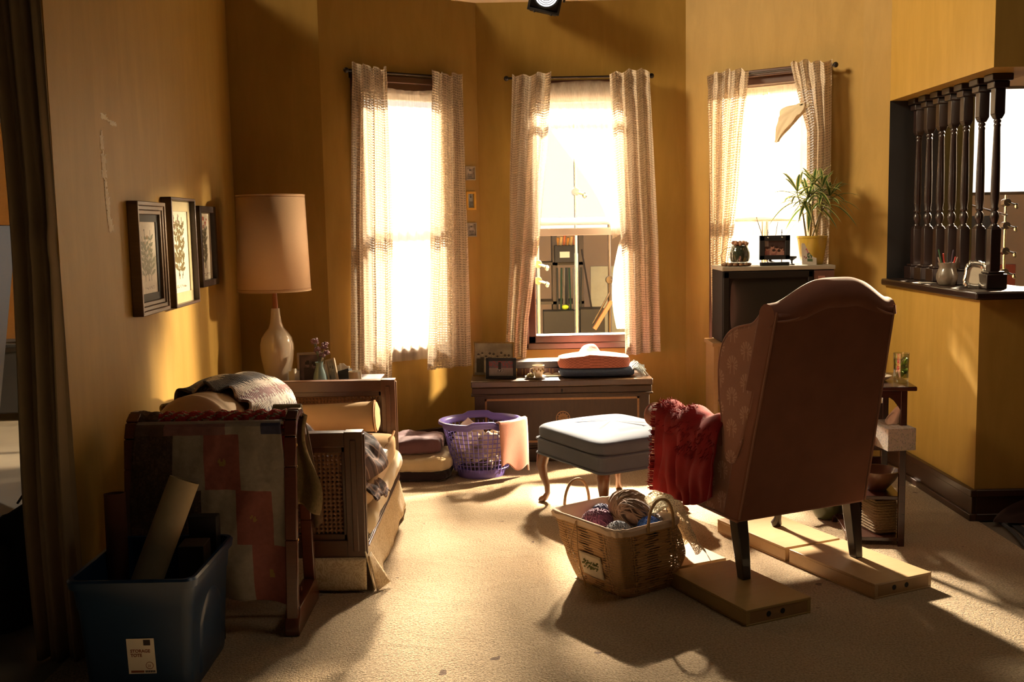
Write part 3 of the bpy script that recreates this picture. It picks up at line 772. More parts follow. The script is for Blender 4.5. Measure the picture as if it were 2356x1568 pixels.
for (x, z, rr) in ((0, .03, .03), (.02, .075, .018)):
    sp = [(x-.18*0+ (rr-.0016*k)*math.cos(k*.5), 0, z+(rr-.0016*k)*math.sin(k*.5)) for k in range(16)]
    b = B().grid(lambda u, v: Vector(sp[min(15, int(round(u*15)))])+Vector((0, lerp(-.14, .12, v), 0)), 15, 2); b.build('roll', M_paper, r)

# ---------------- side table, lamp and trinkets behind the settee ----------------
r = thing('end_table', 'dark wooden end table behind the far settee arm under the tall lamp', 'table', (-1.2, 6.05, 0))
B().box(-.36, .42, -.28, .26, .585, .612).build('tabletop', M_darkwood, r, bevel=.006)
B().box(-.32, .38, -.24, .22, .50, .585).build('apron', M_darkwood, r)
for x in (-.31, .37):
    for y in (-.23, .21): B().box(x-.02, x+.02, y-.02, y+.02, 0, .585).build('leg', M_darkwood, r)
r = thing('table_lamp', 'tall white ceramic lamp with big tan drum shade in the corner', 'lamp', (-1.372, 6.05, .612))
prof = [(.055, 0), (.066, .004), (.07, .02), (.080, .07), (.092, .13), (.098, .19), (.097, .225), (.088, .262), (.066, .295), (.045, .318), (.034, .35), (.028, .39), (.0245, .43), (.0235, .433), (.020, .431)]
M_cer = plain('cream_glazed_ceramic', (.62, .52, .40), .12, 0, .5, ns=3, var=.06, bst=0, coat=.8)
B().lathe(prof, 40).build('body', M_cer, r)
B().lathe([(.017, .43), (.011, .56)], 16).build('neck', wood('teak_neck', (.33, .10, .03), (.42, .15, .05)), r)
B().tube([(0, 0, .55), (0, 0, .62)], .006, 8).build('socket', M_brass, r)
def shademat():
    m, nt, out = newmat('tan_lampshade_linen'); co = coord(nt, 'UV', (300, 180, 1)); n = noi(nt, co, 1, 3)
    d = pbsdf(nt, out, .85); setc(nt, d, mixc(nt, n, (.50, .31, .17), (.60, .39, .23))); bump(nt, d, n, .2, .002); return m
M_shade = shademat()
B().lathe([(.208, .535), (.192, 1.082)], 64, caps=False).build('lamp_shade', M_shade, r, solid=.003)
for z, rr in ((.535, .2095), (.548, .2085), (1.082, .1935), (1.071, .194)):
    B().tube([(rr*math.cos(a*PI/24), rr*math.sin(a*PI/24), z) for a in range(48)], .0032 if z in (.535, 1.082) else .0018, 6, closed=True).build('shade_trim', M_shade if z in (.535, 1.082) else M_pipe, r)
b = B()
for a in range(3): b.tube([(0, 0, .62), (.2*math.cos(a*2.1), .2*math.sin(a*2.1), .56)], .0025, 5)
b.build('shade_spider', M_brass, r)
def portrait(seed, tint, dark=.15):
    def p(u, v):
        k = .25+.45*(nz(u*2.5, v*3, seed)+.4)
        for (cx, cz) in ((.35, .6), (.66, .55)):
            if math.hypot((u-cx), (v-cz)*1.1) < .10: k = .8
            if math.hypot((u-cx), (v-cz-.09)*1.1) < .09: k = .07
            if v < cz-.1 and abs(u-cx) < .17: k = dark
        return tuple(c*k for c in tint)
    return p
r = thing('photo_frame', 'silver-edged photo frame behind the blue vase on the end table', 'picture frame', (-1.175, 6.02, .612), .15)
frame_parts(r, .15, .175, .014, .014, plain('dull_silver', (.35, .28, .2), .35, .5), 0, None, portrait(3, (.3, .2, .2)), (16, 18))
B().box(-.02, .02, .0, .04, 0, .10).build('easel_back', M_black, r)
r = thing('photo_frame', 'small frame lying tilted with a pale photo, right of the blue vase', 'picture frame', (-1.035, 6.0, .615), -.35); r.rotation_euler = (R(-10), R(-16), -.35)
frame_parts(r, .065, .135, .010, .014, plain('tan_frame', (.45, .32, .2), .4), 0, None, portrait(6, (.8, .7, .55), .4), (10, 16))
B().box(-.03, .10, .01, .05, 0.0, .055).build('easel_back', M_black, r)
r = thing('bud_vase', 'small pale blue vase with dusky pink flowers on the end table', 'vase', (-1.105, 5.92, .612))
B().lathe([(.042, 0), (.043, .005), (.034, .06), (.022, .10), (.020, .115), (.026, .13), (.022, .13), (.016, .11)], 24).build('vase', plain('pale_blue_glass', (.22, .34, .36), .2, ns=3, var=.1, bst=0, coat=.5), r)
M_fl = plain('dusky_pink_petal', (.20, .10, .11), .7, ns=30, var=.4); M_stem = plain('dull_green_stem', (.08, .10, .04), .6)
for k in range(9):
    a = k*2.4; h = .17+.10*((k*37) % 10)/10; x, y = (.015+.055*((k*53) % 10)/10)*math.cos(a), .045*math.sin(a)
    B().tube([(0, 0, .11), (x*.4, y*.4, h*.7), (x, y, h)], .0018, 5).build('stem', M_stem, r)
    B().blob((x, y, h), .014, 14, 10, 1.1, 5, k, (1.2, 1, .8)).build('flower', M_fl, r)
for (x, y, a, w_, h_, lb) in ((-1.255, 5.95, .3, .06, .075, 'white folded card leaning beside the lamp base'), (-1.005, 6.06, -.5, .09, .085, 'white folded card behind the tilted small frame'), (-1.09, 6.10, .4, .09, .08, 'white card behind the blue vase')):
    r = tag(B().grid(lambda u, v: ((u-.5)*w_, abs(u-.5)*.05, h_*v*(1 if abs(u-.5) > .2 else 1.2)), 6, 2).build('greeting_card', M_paper, solid=.001), lb, 'card'); r.location = (x, y, .612); r.rotation_euler = (0, 0, a)
r = thing('glass_votive', 'small frosted square votive glass at the right end of the end table', 'candle holder', (-.90, 5.90, .612))
B().lathe([(.036, 0), (.038, .004), (.038, .075), (.034, .075), (.034, .01), (0, .01)], 24).build('cup', plain('frosted_glass', (.42, .35, .25), .2, bst=0, coat=.6), r)

# ---------------- quilt rack ----------------
r = thing('quilt_rack', 'reddish wooden quilt rack with arched side frames', 'quilt rack', (-1.13, 3.92, 0))
for x in (-.30, .295):
    pts = [(-.17, .06), (-.135, .35), (-.10, .62), (-.085, .73), (-.06, .785), (-.02, .808), (.03, .805), (.07, .78), (.095, .72), (.115, .6), (.145, .35), (.17, .06)]
    b = B()
    for q0, q1 in zip(pts, pts[1:]): b.beam((x, q0[0], q0[1]), (x, q1[0], q1[1]), .045, .032, (1, 0, 0)) if False else b.beam((x, q0[0], q0[1]), (x, q1[0], q1[1]), .030, .045, (1, 0, 0))
    f = b.build('side_frame', M_cherry, r, bevel=.004)
    for q in ((-.135, .35), (-.10, .62), (-.09, .70)):
        B().lathe([(.0, .004), (.006, 0)], 10, M=Matrix.Translation((x+.024, q[0], q[1])) @ Matrix.Rotation(PI/2, 4, 'Y')).build('screw_cap', M_brass, f)
    B().prism([(-.20, 0), (.20, 0), (.20, .04), (.16, .10), (-.16, .10), (-.20, .04)], x-.028, x+.028, 'x').build('foot', M_cherry, r, bevel=.005)
for y, z in ((-.075, .745), (0, .772), (.08, .745), (0, .11)):
    B().tube([(-.30, y, z), (.295, y, z)], .013, 10).build('rail', M_cherry, r)
# patchwork quilt
BR, GR, RD, MV, NV = (.12, .075, .05), (.36, .30, .24), (.33, .11, .09), (.27, .13, .12), (.06, .06, .11)
QP = [[BR, MV, MV, GR, NV], [BR, GR, RD, GR, NV], [BR, BR, GR, RD, GR], [BR, BR, BR, GR, RD], [GR, BR, BR, BR, BR]]
QR = [[(.26, BR), (.47, GR), (.71, RD), (1.1, GR)], [(.22, BR), (.45, BR), (.67, GR), (.90, RD), (1.1, GR)], [(.2, BR), (.38, BR), (.55, BR), (.76, GR), (1.1, RD)]]
def qcol(u, v):
    if v < .03: return (.30, .24, .20)
    if v < .085:
        return BR if u < .2 else (MV if u < .62 else (GR if u < .86 else NV))
    row = min(2, int((v-.085)/.305)); fv = ((v-.085)/.305) % 1; lo = 0
    for hi, c in QR[row]:
        if u < hi: break
        lo = hi
    fu = (u-lo)/(min(1, hi)-lo)
    if c is BR:
        k = .6+.9*abs(nz(u*40, v*60, 3)); return tuple(q*k for q in c)
    if c is RD and math.hypot(fu-.5, (fv-.5)*1.9) < .13 and nz(fu*9, fv*9, row) > -.05: return (.40, .24, .08)
    return tuple(q*(.93+.14*abs(nz(u*3+row, v*3))) for q in c)
def quf(u, v):
    if v < .04: a = v/.04; x_ = 0; z = .775+.012*math.sin(a*PI); y = lerp(3.885, 3.825, a)
    else:
        t = (v-.04)/.96; z = .775-t*(.665-.03*math.sin(u*3)+.01*u); y = 3.825-.045*t-.014*math.sin(u*17+t*3)*t-.03*nz(u*3, t*3)*t-.008*nz(u*8+t*3, t*7, 4)-.002*nz(u*19, t*23, 6)
    t = max(0, (v-.04)/.96)
    x = lerp(lerp(-1.405, -1.44, t), lerp(-.868, -.825, t**1.5), u)+.02*math.sin(t*5)*(u-.5)
    return (x, y-.006, z)
o = B().grid(quf, 110, 120, col=qcol, uvs=(1, 1.2)).build('patchwork_quilt', M_attr, solid=.012)
tag(o, 'patchwork quilt of grey, red and brown print squares hung on the rack front', 'quilt')
def redc(u, v):
    k = (3.99*(.5+.5*math.sin(int(u*70+(v*30) % 2)*12.9898+int(v*30)*78.2))); c = [(.55, .04, .03), (.26, .14, .08), (.60, .46, .32), (.48, .05, .04)][int(k)]
    if u < .14: c = (.18, .11, .06)
    return tuple(q*(1+.4*nz(u*90, v*30)) for q in c)
def redf(u, v):
    x = lerp(-1.425, -.865, u); a = lerp(-.5, PI+.5, v); rr = .030+.004*math.sin(u*70)+.006*nz(u*8, v*3)
    y = 3.92-math.cos(a)*rr*1.1; z = .785+math.sin(a)*rr*.9
    if v < .08: z -= (.08-v)*.5
    if v > .9: z -= (v-.9)*3
    return (x, y, z)
o = B().grid(redf, 170, 34, col=redc).build('crochet_blanket', M_knit, solid=.012, disp=.012, dscale=.018)
tag(o, 'red, brown and cream crochet blanket folded over the top rail of the rack', 'blanket')
def olf(u, v):
    if v < .15: t = v/.15; a = t*PI; return (lerp(-.93, -.822, u), 3.99+.05*(1-math.cos(a))*.5*-1+.03, .785+.035*math.sin(a))
    t = (v-.15)/.85; x = lerp(-.92+.02*t, -.800+.05*t-.02*math.sin(t*7), u); y = 3.985-.03*math.sin(u*7+t*2)-.03*t; z = .785-t*.40+.02*math.sin(u*4)*t
    if t > .9: y += (t-.9)*.35; z += (t-.9)*.25
    return (x, y, z)
o = B().grid(olf, 40, 60, col=lambda u, v: tuple(q*(1+.35*nz(u*50, v*80)) for q in (.32, .23, .11))).build('olive_blanket', M_knit, solid=.014)
tag(o, 'olive tan knitted blanket hanging over the right end of the rack rails', 'blanket')
def ol2(u, v):
    if v < .12: t = v/.12; return (lerp(-.86, -.835, u), 4.0+.016-.03*math.cos(t*PI), .752+.022*math.sin(t*PI))
    t = (v-.12)/.88; return (lerp(-.86, -.832, u)+.06*t**.6, 4.045+.02*t-.01*math.sin(u*5), .745-.43*t+.02*u)
o = B().grid(ol2, 14, 50, col=lambda u, v: tuple(q*(1+.35*nz(u*30, v*80)) for q in (.13, .075, .04))).build('knitted_scarf', M_knit, solid=.012)
tag(o, 'narrow brown knitted scarf hanging at the rack right end in front of the cane arm', 'scarf')
for q in range(1):
    pass

# ---------------- storage tote ----------------
TX, TY = -1.228, 3.445
r = thing('storage_tote', 'deep blue open plastic storage tote with a white label in the left foreground', 'storage bin', (TX, TY, 0), .0)
def rrect(w, d, rad, n=6):
    o = []
    for cx, cy, a0 in ((w-rad, d-rad, 0), (-w+rad, d-rad, PI/2), (-w+rad, -d+rad, PI), (w-rad, -d+rad, 1.5*PI)):
        for k in range(n+1):
            a = a0+k/n*PI/2; o.append((cx+rad*math.cos(a), cy+rad*math.sin(a)))
    return o
def tub(levels, n=6):
    b = B(); rings = []
    for (w, d, rad, z) in levels:
        rings.append(len(b.v)); b.v += [Vector((x, y, z)) for x, y in rrect(w, d, rad, n)]
    m = 4*(n+1)
    for a, c in zip(rings, rings[1:]):
        for k in range(m): b._f([a+k, a+(k+1) % m, c+(k+1) % m, c+k])
    return b, rings, m
b, rg, m_ = tub([(.165, .205, .03, .002), (.17, .21, .035, .02), (.186, .226, .035, .30), (.189, .229, .035, .305), (.196, .236, .035, .385), (.190, .230, .035, .386), (.182, .222, .035, .30), (.165, .205, .03, .02), (.16, .20, .03, .012)])
b._f([rg[0]+k for k in range(m_)][::-1]); b._f([rg[-1]+k for k in range(m_)])
b.build('body', M_bluetote, r)
b, rg, m_ = tub([(.192, .232, .035, .372), (.206, .246, .04, .374), (.209, .249, .04, .398), (.204, .244, .04, .405), (.192, .232, .035, .404), (.190, .230, .035, .385)])
b.build('rim', M_bluetote, r)
def recess(u, v):
    y = lerp(-.13, .13, u); top = .30*math.sqrt(max(0, 1-((y)/.135)**2*.55)); z = lerp(.04, top, v); x = .1685+(z-.02)*.057+.0065*min(1, min(u, 1-u)*12)*min(1, (1-v)*10)
    return (x, y, z)
B().grid(recess, 24, 16).build('side_bulge', M_bluetote, r)
f = tag(B().box(-.027, .062, -.2225, -.2215, .085, .205, Matrix.Rotation(R(-.5), 4, 'Y')).build('label_sticker', M_paper, r, smooth=False), 'white paper label', 'label'); del f['category']
f.location = (0, .0112, .0127); f.rotation_euler = (R(3.3), 0, 0)
M_ink = plain('rust_ink', (.22, .06, .015), .6, bst=0); M_inkd = plain('dark_ink', (.03, .02, .02), .6, bst=0)
MT = Matrix.Translation((0, -.2228, 0)) @ Matrix.Rotation(PI/2, 4, 'X')
text_mesh('STORAGE\nTOTE', .0145, M_ink, Matrix.Translation((-.018, -.2228, .158)) @ Matrix.Rotation(PI/2, 4, 'X'), f, 'label_lettering', .0004)
text_mesh('20', .011, M_ink, Matrix.Translation((.034, -.2228, .108)) @ Matrix.Rotation(PI/2, 4, 'X'), f, 'label_lettering')
B().box(.026, .048, -.2232, -.2226, .182, .201).build('label_logo', M_inkd, f, smooth=False)
B().lathe([(.0125, 0), (.0125, .0006), (.0108, .0006), (.0108, 0)], 24, caps=False, M=Matrix.Translation((.041, -.2226, .113)) @ Matrix.Rotation(PI/2, 4, 'X')).build('label_ring', M_ink, f)
b = B().box(-.020, .022, -.2232, -.2226, .089, .096); b.build('label_bar', M_ink, f, smooth=False)
b = B()
for k in range(6): b.box(.026+k*.0055, .030+k*.0055, -.2232, -.2226, .089, .096)
b.build('label_bar', M_inkd, f, smooth=False)
def hollow(p0, p1, rad, name, mat, label, cat):
    p0 = Vector(p0); p1 = Vector(p1); d = p1-p0; Lh = d.length; q = d.to_track_quat('Z', 'Y').to_matrix().to_4x4()
    b = B().lathe([(rad, 0), (rad, Lh), (rad-.004, Lh), (rad-.004, 0)], 32, M=Matrix.Translation(p0) @ q)
    return tag(b.build(name, mat), label, cat)
hollow((-1.352, 3.40, .075), (-1.150, 3.56, .640), .052, 'paper_roll', plain('cream_card', (.42, .33, .20), .8), 'wide cream cardboard roll standing tilted in the blue tote', 'paper roll')
hollow((-1.38, 3.50, .02), (-1.392, 3.55, .60), .036, 'cardboard_tube', plain('brown_tube', (.11, .035, .015), .8), 'dark reddish brown tube standing in the left back of the blue tote', 'cardboard tube')
def bx(name, c, s, rz, mat, lb, cat):
    o = B().box(-s[0]/2, s[0]/2, -s[1]/2, s[1]/2, 0, s[2]).build(name, mat, bevel=.003); o.location = c; o.rotation_euler = (0, 0, rz); return tag(o, lb, cat)
bx('cardboard_box', (-1.125, 3.55, .02), (.09, .10, .40), .05, plain('dark_brown_card', (.05, .03, .015), .8), 'dark brown box standing in the right side of the blue tote', 'box')
bx('black_binder', (-1.115, 3.645, .02), (.10, .05, .47), .0, M_black, 'black binder at the back right of the blue tote', 'binder')
# ---------------- blanket chest ----------------
M_chest = wood('old_chest_wood', (.036, .015, .005), (.075, .033, .011), .6, (20, 3, 3), 0, .15)
M_chesttop = wood('chest_lid_wood', (.06, .03, .012), (.11, .055, .022), .35, (20, 3, 3), .35, .1)
M_inlay = plain('pale_inlay', (.30, .14, .045), .5, ns=60, var=.35)
CX, CY = .31, 6.73
r = thing('blanket_chest', 'old brown wooden chest with inlaid border under the centre window', 'chest', (CX, CY, 0))
w_, d_ = .565, .21
B().box(-w_+.01, w_-.01, -d_+.015, d_, .07, .425).build('body', M_chest, r, bevel=.004)
b = B().box(-w_-.005, w_+.005, -d_-.004, d_, 0, .085); b.box(-w_, w_, -d_+.004, d_, .085, .10); b.build('plinth', M_chest, r, bevel=.006)
b = B().box(-w_-.004, w_+.004, -d_-.0, d_, .425, .478); b.box(-w_-.010, w_+.010, -d_-.008, d_+.002, .425, .437)
f = b.build('lid_edge', M_chest, r, bevel=.004)
B().box(-w_-.010, w_+.010, -d_-.010, d_+.004, .480, .522).build('lid', M_chesttop, r, bevel=.007)
b = B(); yf = -d_+.0135
for q in ((-.49, .49, .392, .405), (-.49, -.477, .12, .405), (.477, .49, .12, .405), (-.49, .49, .12, .133)): b.box(q[0], q[1], yf, yf+.003, q[2], q[3])
b.build('inlay_border', M_inlay, r, smooth=False)
b = B().lathe([(.045, 0), (.045, .003), (.040, .003), (.040, 0)], 32, caps=False, M=Matrix.Translation((.005, yf+.002, .275)) @ Matrix.Rotation(PI/2, 4, 'X'))
for k in range(12):
    a = k*PI/6; c_, s_ = math.cos(a), math.sin(a)
    b.prism([(.010*c_-.0035*s_+.005, .010*s_+.0035*c_+.275), (.024*c_-.009*s_+.005, .024*s_+.009*c_+.275), (.037*c_+.005, .037*s_+.275), (.024*c_+.009*s_+.005, .024*s_-.009*c_+.275), (.010*c_+.0035*s_+.005, .010*s_-.0035*c_+.275)], yf-.001, yf+.002)
b.lathe([(.009, 0), (.009, .003)], 16, M=Matrix.Translation((.005, yf+.002, .275)) @ Matrix.Rotation(PI/2, 4, 'X'))
b.build('medallion', M_inlay, r, smooth=False)
b = B().lathe([(.006, 0), (.006, .002)], 12, M=Matrix.Translation((0, -d_-.001, .458)) @ Matrix.Rotation(PI/2, 4, 'X')); b.box(-.003, .003, -d_-.003, -d_, .440, .458)
b.build('keyhole', M_black, r)
ZT = .5225
def chesty(x, y): return (x, y, ZT)
def crowd(seed, tint):
    def p(u, v):
        k = .45+.25*nz(u*3, v*4, seed)
        for i in range(9):
            cx = .10+.1*i; cz = .60+.06*math.sin(i*2.3)
            if v < cz-.08 and abs(u-cx) < .045+.02*(cz-v): k = .10 if i not in (2, 6, 7) else .62
            if math.hypot(u-cx, (v-cz)*.8) < .032: k = .62
            if math.hypot(u-cx, (v-cz-.045)*.8) < .028: k = .10
        if .25 < u < .42 and v < .42: k = .66
        if v < .08: k = .3
        return tuple(c*k for c in tint)
    return p
r = thing('family_photo_frame', 'old sepia group photograph in thin gilt frame leaning on the chest, largest there', 'picture frame', (-.125, 6.72, ZT), .0); r.rotation_euler = (R(-9), R(2), .06)
frame_parts(r, .265, .225, .009, .012, M_brass, 0, None, crowd(4, (.85, .74, .50)), (60, 50))
r = thing('black_photo_frame', 'small landscape photo in a dark frame in front of the sepia portrait on the chest', 'picture frame', (-.075, 6.60, ZT), 0); r.rotation_euler = (R(-12), R(1.5), .05)
def ball(u, v):
    c = (.30, .26, .22) if v < .55 else ((.30, .08, .08) if nz(u*14, v*9, 3) > .05 else (.15, .12, .13))
    if .38 < u < .5 and .35 < v < .95: c = (.02, .02, .02)
    if .36 < u < .62 and .28 < v < .42: c = (.5, .45, .4) if nz(u*20, v*20) > 0 else (.05, .04, .04)
    return c
frame_parts(r, .195, .135, .020, .014, M_black, 0, None, ball, (44, 30))
M_bookred = plain('maroon_leather', (.075, .018, .012), .4, ns=20, var=.3, coat=.2); M_pages = plain('page_edges', (.55, .42, .25), .8, ns=100, var=.2)
def book(lb, loc, rz, w, d, h, mat, open_=0, bands=True, rx=0):
    r = thing('book', lb, 'book', loc, rz, None); r.rotation_euler = (rx, 0, rz)
    b = B().box(-w/2, w/2, -d/2, d/2, 0, .003); b.box(-w/2, w/2, -d/2, d/2, h-.003, h); b.box(-w/2, w/2, -d/2, -d/2+.003, 0, h)
    b.build('cover', mat, r, bevel=.002)
    B().box(-w/2+.004, w/2-.004, -d/2+.004, d/2-.005, .003, h-.003).build('pages', M_pages, r, smooth=False)
    if bands:
        b = B()
        for x in (-w*.38, -w*.30, -w*.05, w*.28, w*.36): b.box(x-.002, x+.002, -d/2-.0008, -d/2, .004, h-.004)
        b.build('spine_gilding', M_brass, r, smooth=False)
    return r
book('maroon book with gilt spine bands, lower of two behind the white cup', (.17, 6.82, ZT), -.05, .27, .17, .048, M_bookred)
book('dark book lying on the gilt-banded book, slightly open at the right', (.165, 6.82, ZT+.049), .05, .30, .18, .042, plain('dark_brown_leather', (.06, .035, .02), .4, coat=.3), bands=False)
M_china = plain('ivory_china', (.70, .60, .46), .2, ns=3, var=.05, bst=0, coat=.6)
r = thing('saucer', 'ivory saucer under the tea cup on the chest', 'saucer', (.145, 6.60, ZT))
B().lathe([(.03, 0), (.032, .003), (.062, .012), (.068, .016), (.061, .015), (.03, .006), (0, .006)], 36).build('dish', M_china, r)
r = thing('tea_cup', 'ivory tea cup with faint gold leaves standing on the saucer', 'cup', (.165, 6.60, ZT+.007))
B().lathe([(.020, 0), (.024, .004), (.030, .02), (.0355, .05), (.039, .078), (.036, .078), (.030, .03), (0, .012)], 32).build('bowl', M_china, r)
B().tube([(-.034, -.012, .062), (-.052, -.02, .058), (-.055, -.021, .035), (-.033, -.012, .022)], .0035, 8).build('handle', M_china, r)
b = B()
for k in range(7):
    a = -2.6+k*.35; rr = .0372; b.blob((rr*math.cos(a), rr*math.sin(a), .045+.01*(k % 2)), .005, 8, 5, flat=(1, .5, 1.6))
b.build('gold_leaves', M_brass, r)
b = B()
for k in range(6): b.blob((.10+.013*(k % 3), 6.585-.01*(k//3), ZT+.018+.006*(k % 2)), .011, 10, 6, .5, 4, k)
tag(b.build('dried_herbs', plain('dried_green', (.22, .19, .07), .8, ns=80, var=.5)), 'small heap of dried green herbs on the saucer', 'herbs')
# folded blankets
def fold(x0, x1, y0, y1, z0, z1, col, name, label, layers=2, knit=0, seed=0, cat='blanket'):
    cx, cy = (x0+x1)/2, (y0+y1)/2
    def fn(u, v):
        a = 2*PI*u; bb = PI*(v-.5); sp = lambda c, p: math.copysign(abs(c)**p, c)
        x = cx+(x1-x0)/2*sp(math.cos(bb), .3)*sp(math.cos(a), .25); y = cy+(y1-y0)/2*sp(math.cos(bb), .3)*sp(math.sin(a), .25)
        z = (z0+z1)/2+(z1-z0)/2*sp(math.sin(bb), .55)
        z += .006*nz(x*9, y*9, seed)*(1 if bb > 0 else 0)
        k = 1-.012*abs(math.cos(layers*bb)); x = cx+(x-cx)*k; return (x, y, z)
    b = B().grid(fn, 80, 24, cu=True, col=col, uvs=(3, .6))
    return tag(b.build(name, M_knit), label, cat)
fold(.30, .785, 6.58, 6.86, ZT, ZT+.062, lambda u, v: (.10, .14, .22), 'blue_blanket', 'folded grey blue blanket with pale fringe, under the pink knitting', 3, seed=1)
b = B()
for k in range(70):
    t = k/70; x0 = .765; y0 = 6.60+.24*t; a = rnd.uniform(-.5, .5); l = rnd.uniform(.05, .10)
    b.tube([(x0, y0, ZT+.045), (x0+l*.5, y0-.01+a*.03, ZT+.052+rnd.uniform(-.01, .03)), (x0+l, y0-.02+a*.06, ZT+.012+rnd.uniform(-.004, .04))], .0028, 4)
f = b.build('fringe', plain('pale_blue_fringe', (.42, .44, .43), .9), bpy.data.objects['blue_blanket']); f['kind'] = 'stuff'
def pk(u, v):
    k = 1+.3*math.sin(u*240)*math.sin(v*70); return tuple(q*k for q in (.52, .17, .11))
def pinkf(u, v):
    a = 2*PI*u; rr = v; sp = lambda c, p: math.copysign(abs(c)**p, c)
    if rr < .62:
        t = rr/.62; x = .525+.225*t*sp(math.cos(a), .5); y = 6.70+.125*t*sp(math.sin(a), .5)
        z = ZT+.062+.066+.062*math.exp(-((x-.50)/.062)**4-((y-6.70)/.07)**2)+.014*math.cos((x-.525)*9)+.006*nz(x*20, y*20)
    else:
        t = (rr-.62)/.38; e = 1+.035*math.sin(t*PI); x = .525+.225*e*sp(math.cos(a), .5); y = 6.70+.125*e*sp(math.sin(a), .5); z = ZT+.062+.066*(1-t)
        z += .014*math.cos((x-.525)*9)*(1-t)
    return (x, y, z)
tag(B().grid(pinkf, 150, 50, cu=True, col=pk, uvs=(4, 1)).build('pink_knitting', M_knit), 'pink knitted blanket with a raised bump, on top of the blue blanket on the chest', 'blanket')
tag(B().grid(lambda u, v: (lerp(.20, .33, u), lerp(6.64, 6.74, v), ZT+.006+.012*abs(math.sin(u*7))*v), 16, 8).build('folded_napkin', M_cream, solid=.003), 'small pale folded napkin on the chest between cup and blankets', 'napkin')

# ---------------- laundry basket ----------------
r = thing('laundry_basket', 'purple plastic laundry basket with open lattice sides on the carpet by the chest', 'laundry basket', (-.20, 6.205, 0), .1)
def lr(z, a):
    k = z/.33; rx = lerp(.155, .232, k); ry = lerp(.135, .20, k); return (rx*math.cos(a), ry*math.sin(a), z)
b = B()
for k in range(44):
    a = 2*PI*k/44; b.tube([lr(z, a) for z in (.04, .12, .2, .30)], .0030, 5)
for z in [.055+.0275*i for i in range(9)]:
    b.tube([lr(z, 2*PI*k/48) for k in range(48)], .0026, 5, closed=True)
b.build('lattice', M_purple, r)
B().lathe([(.93, 0), (.955, .012), (.99, .052), (.97, .052), (.93, .012), (0, .010)], 48, sx=.150, sy=.132).build('base', M_purple, r)
def rim(u, v):
    a = 2*PI*u; z = .302+.038*v-.0; h = .016*(sm((abs(math.sin(a))-.93)*22)); kx = 1+ (.10 if .3 < v else 0)*1.0*min(1, (v-.3)*3 if v > .3 else 0)
    p = lr(.31, a); q = 1+.0+ (.11*sm((v-.35)*2))
    return (p[0]*q, p[1]*q, .298+.042*min(1, v*1.6)+h-.014*sm((v-.7)*4))
B().grid(rim, 96, 8, cu=True).build('rim', M_purple, r, solid=.004)
def garm(label, c, s, col, seed, name='garment', fl=(1, 1, .8)):
    o = B().blob(c, s, 36, 24, .75, 2.2, seed, fl).build(name, plain('laundry_cloth_%d' % seed, col, .9, ns=9, var=.12, bst=.3, bs=40), disp=.03, dscale=.05)
    return tag(o, label, 'clothing', 'laundry in the purple basket')
garm('white garment bundled at the left inside the purple basket', (-.285, 6.20, .21), .078, (.60, .50, .38), 3)
garm('cream garment bundled at the right inside the purple basket', (-.13, 6.19, .20), .082, (.58, .46, .32), 9)
garm('pale garment in the bottom of the purple basket', (-.20, 6.20, .11), .10, (.55, .46, .36), 5, fl=(1.05, .9, .6))
garm('dark striped garment low in the purple basket', (-.20, 6.13, .08), .05, (.10, .075, .07), 12, fl=(1.8, .8, .6))
def wht(u, v): return (lerp(-.36, -.20, u)+.03*v, 6.17+.05*math.sin(u*3), .24+.11*v*(1-abs(u-.35)*1.3)+.01*nz(u*5, v*5))
tag(B().grid(wht, 20, 12).build('shirt_corner', plain('pale_linen', (.62, .52, .38), .9), solid=.004), 'corner of a pale linen shirt sticking up in the purple basket', 'clothing')
def twl(u, v):
    ph = R(lerp(-66, -12, u)); c_, s_ = math.cos(ph), math.sin(ph)
    if v < .22: t = v/.22; q = -.07+t*.085; z = .30+.055*math.sin(t*PI/2)
    elif v < .30: t = (v-.22)/.08; q = .015+.022*t; z = .355+.004*math.sin(t*PI)
    else: t = (v-.30)/.70; q = .037+.018*t+.010*math.sin(u*9+t*2)*t; z = .352-t*(.25+.05*u-.02*math.sin(u*11))
    return (-.20+(.247+q)*c_, 6.205+(.212+q)*s_, z)
tag(B().grid(twl, 30, 40).build('pink_towel', velvet('dusty_pink_towel', (.42, .19, .14), .12, .5, 30, .4), solid=.008), 'dusty pink towel hanging over the right rim of the purple basket', 'towel')
# floor pile of blankets
def lump(name, label, x0, x1, y0, y1, z0, z1, col, seed, mat=None):
    cx, cy = (x0+x1)/2, (y0+y1)/2
    def fn(u, v):
        a = 2*PI*u; bb = PI*(v-.5); sp = lambda c, p: math.copysign(abs(c)**p, c)
        x = cx+(x1-x0)/2*sp(math.cos(bb), .45)*sp(math.cos(a), .45); y = cy+(y1-y0)/2*sp(math.cos(bb), .45)*sp(math.sin(a), .45)
        h = sp(math.sin(bb), .7); z = (z0+z1)/2+(z1-z0)/2*h
        z += .03*nz(x*6, y*6, seed)*(h > 0)*h; q = 1+.10*nz(math.cos(a)*2, math.sin(a)*2, seed+v*2)
        return (cx+(x-cx)*q, cy+(y-cy)*q, max(z, .003))
    return tag(B().grid(fn, 60, 26, cu=True).build(name, mat or velvet(name+'_cloth', col, .15, .3, 12, .5), disp=.018, dscale=.05), label, 'blanket', 'blankets piled on the carpet')
lump('dark_blanket', 'dark brown cloth at the bottom of the floor pile by the purple basket', -.70, -.38, 6.02, 6.38, 0, .07, (.03, .018, .02), 2)
lump('cream_blanket', 'cream fleece blanket in the middle of the floor pile beside the settee', -.72, -.37, 6.02, 6.40, .045, .155, (.60, .46, .27), 5)
lump('mauve_blanket', 'folded mauve blanket on top of the floor pile beside the settee', -.76, -.43, 6.08, 6.42, .145, .245, (.13, .06, .065), 8)

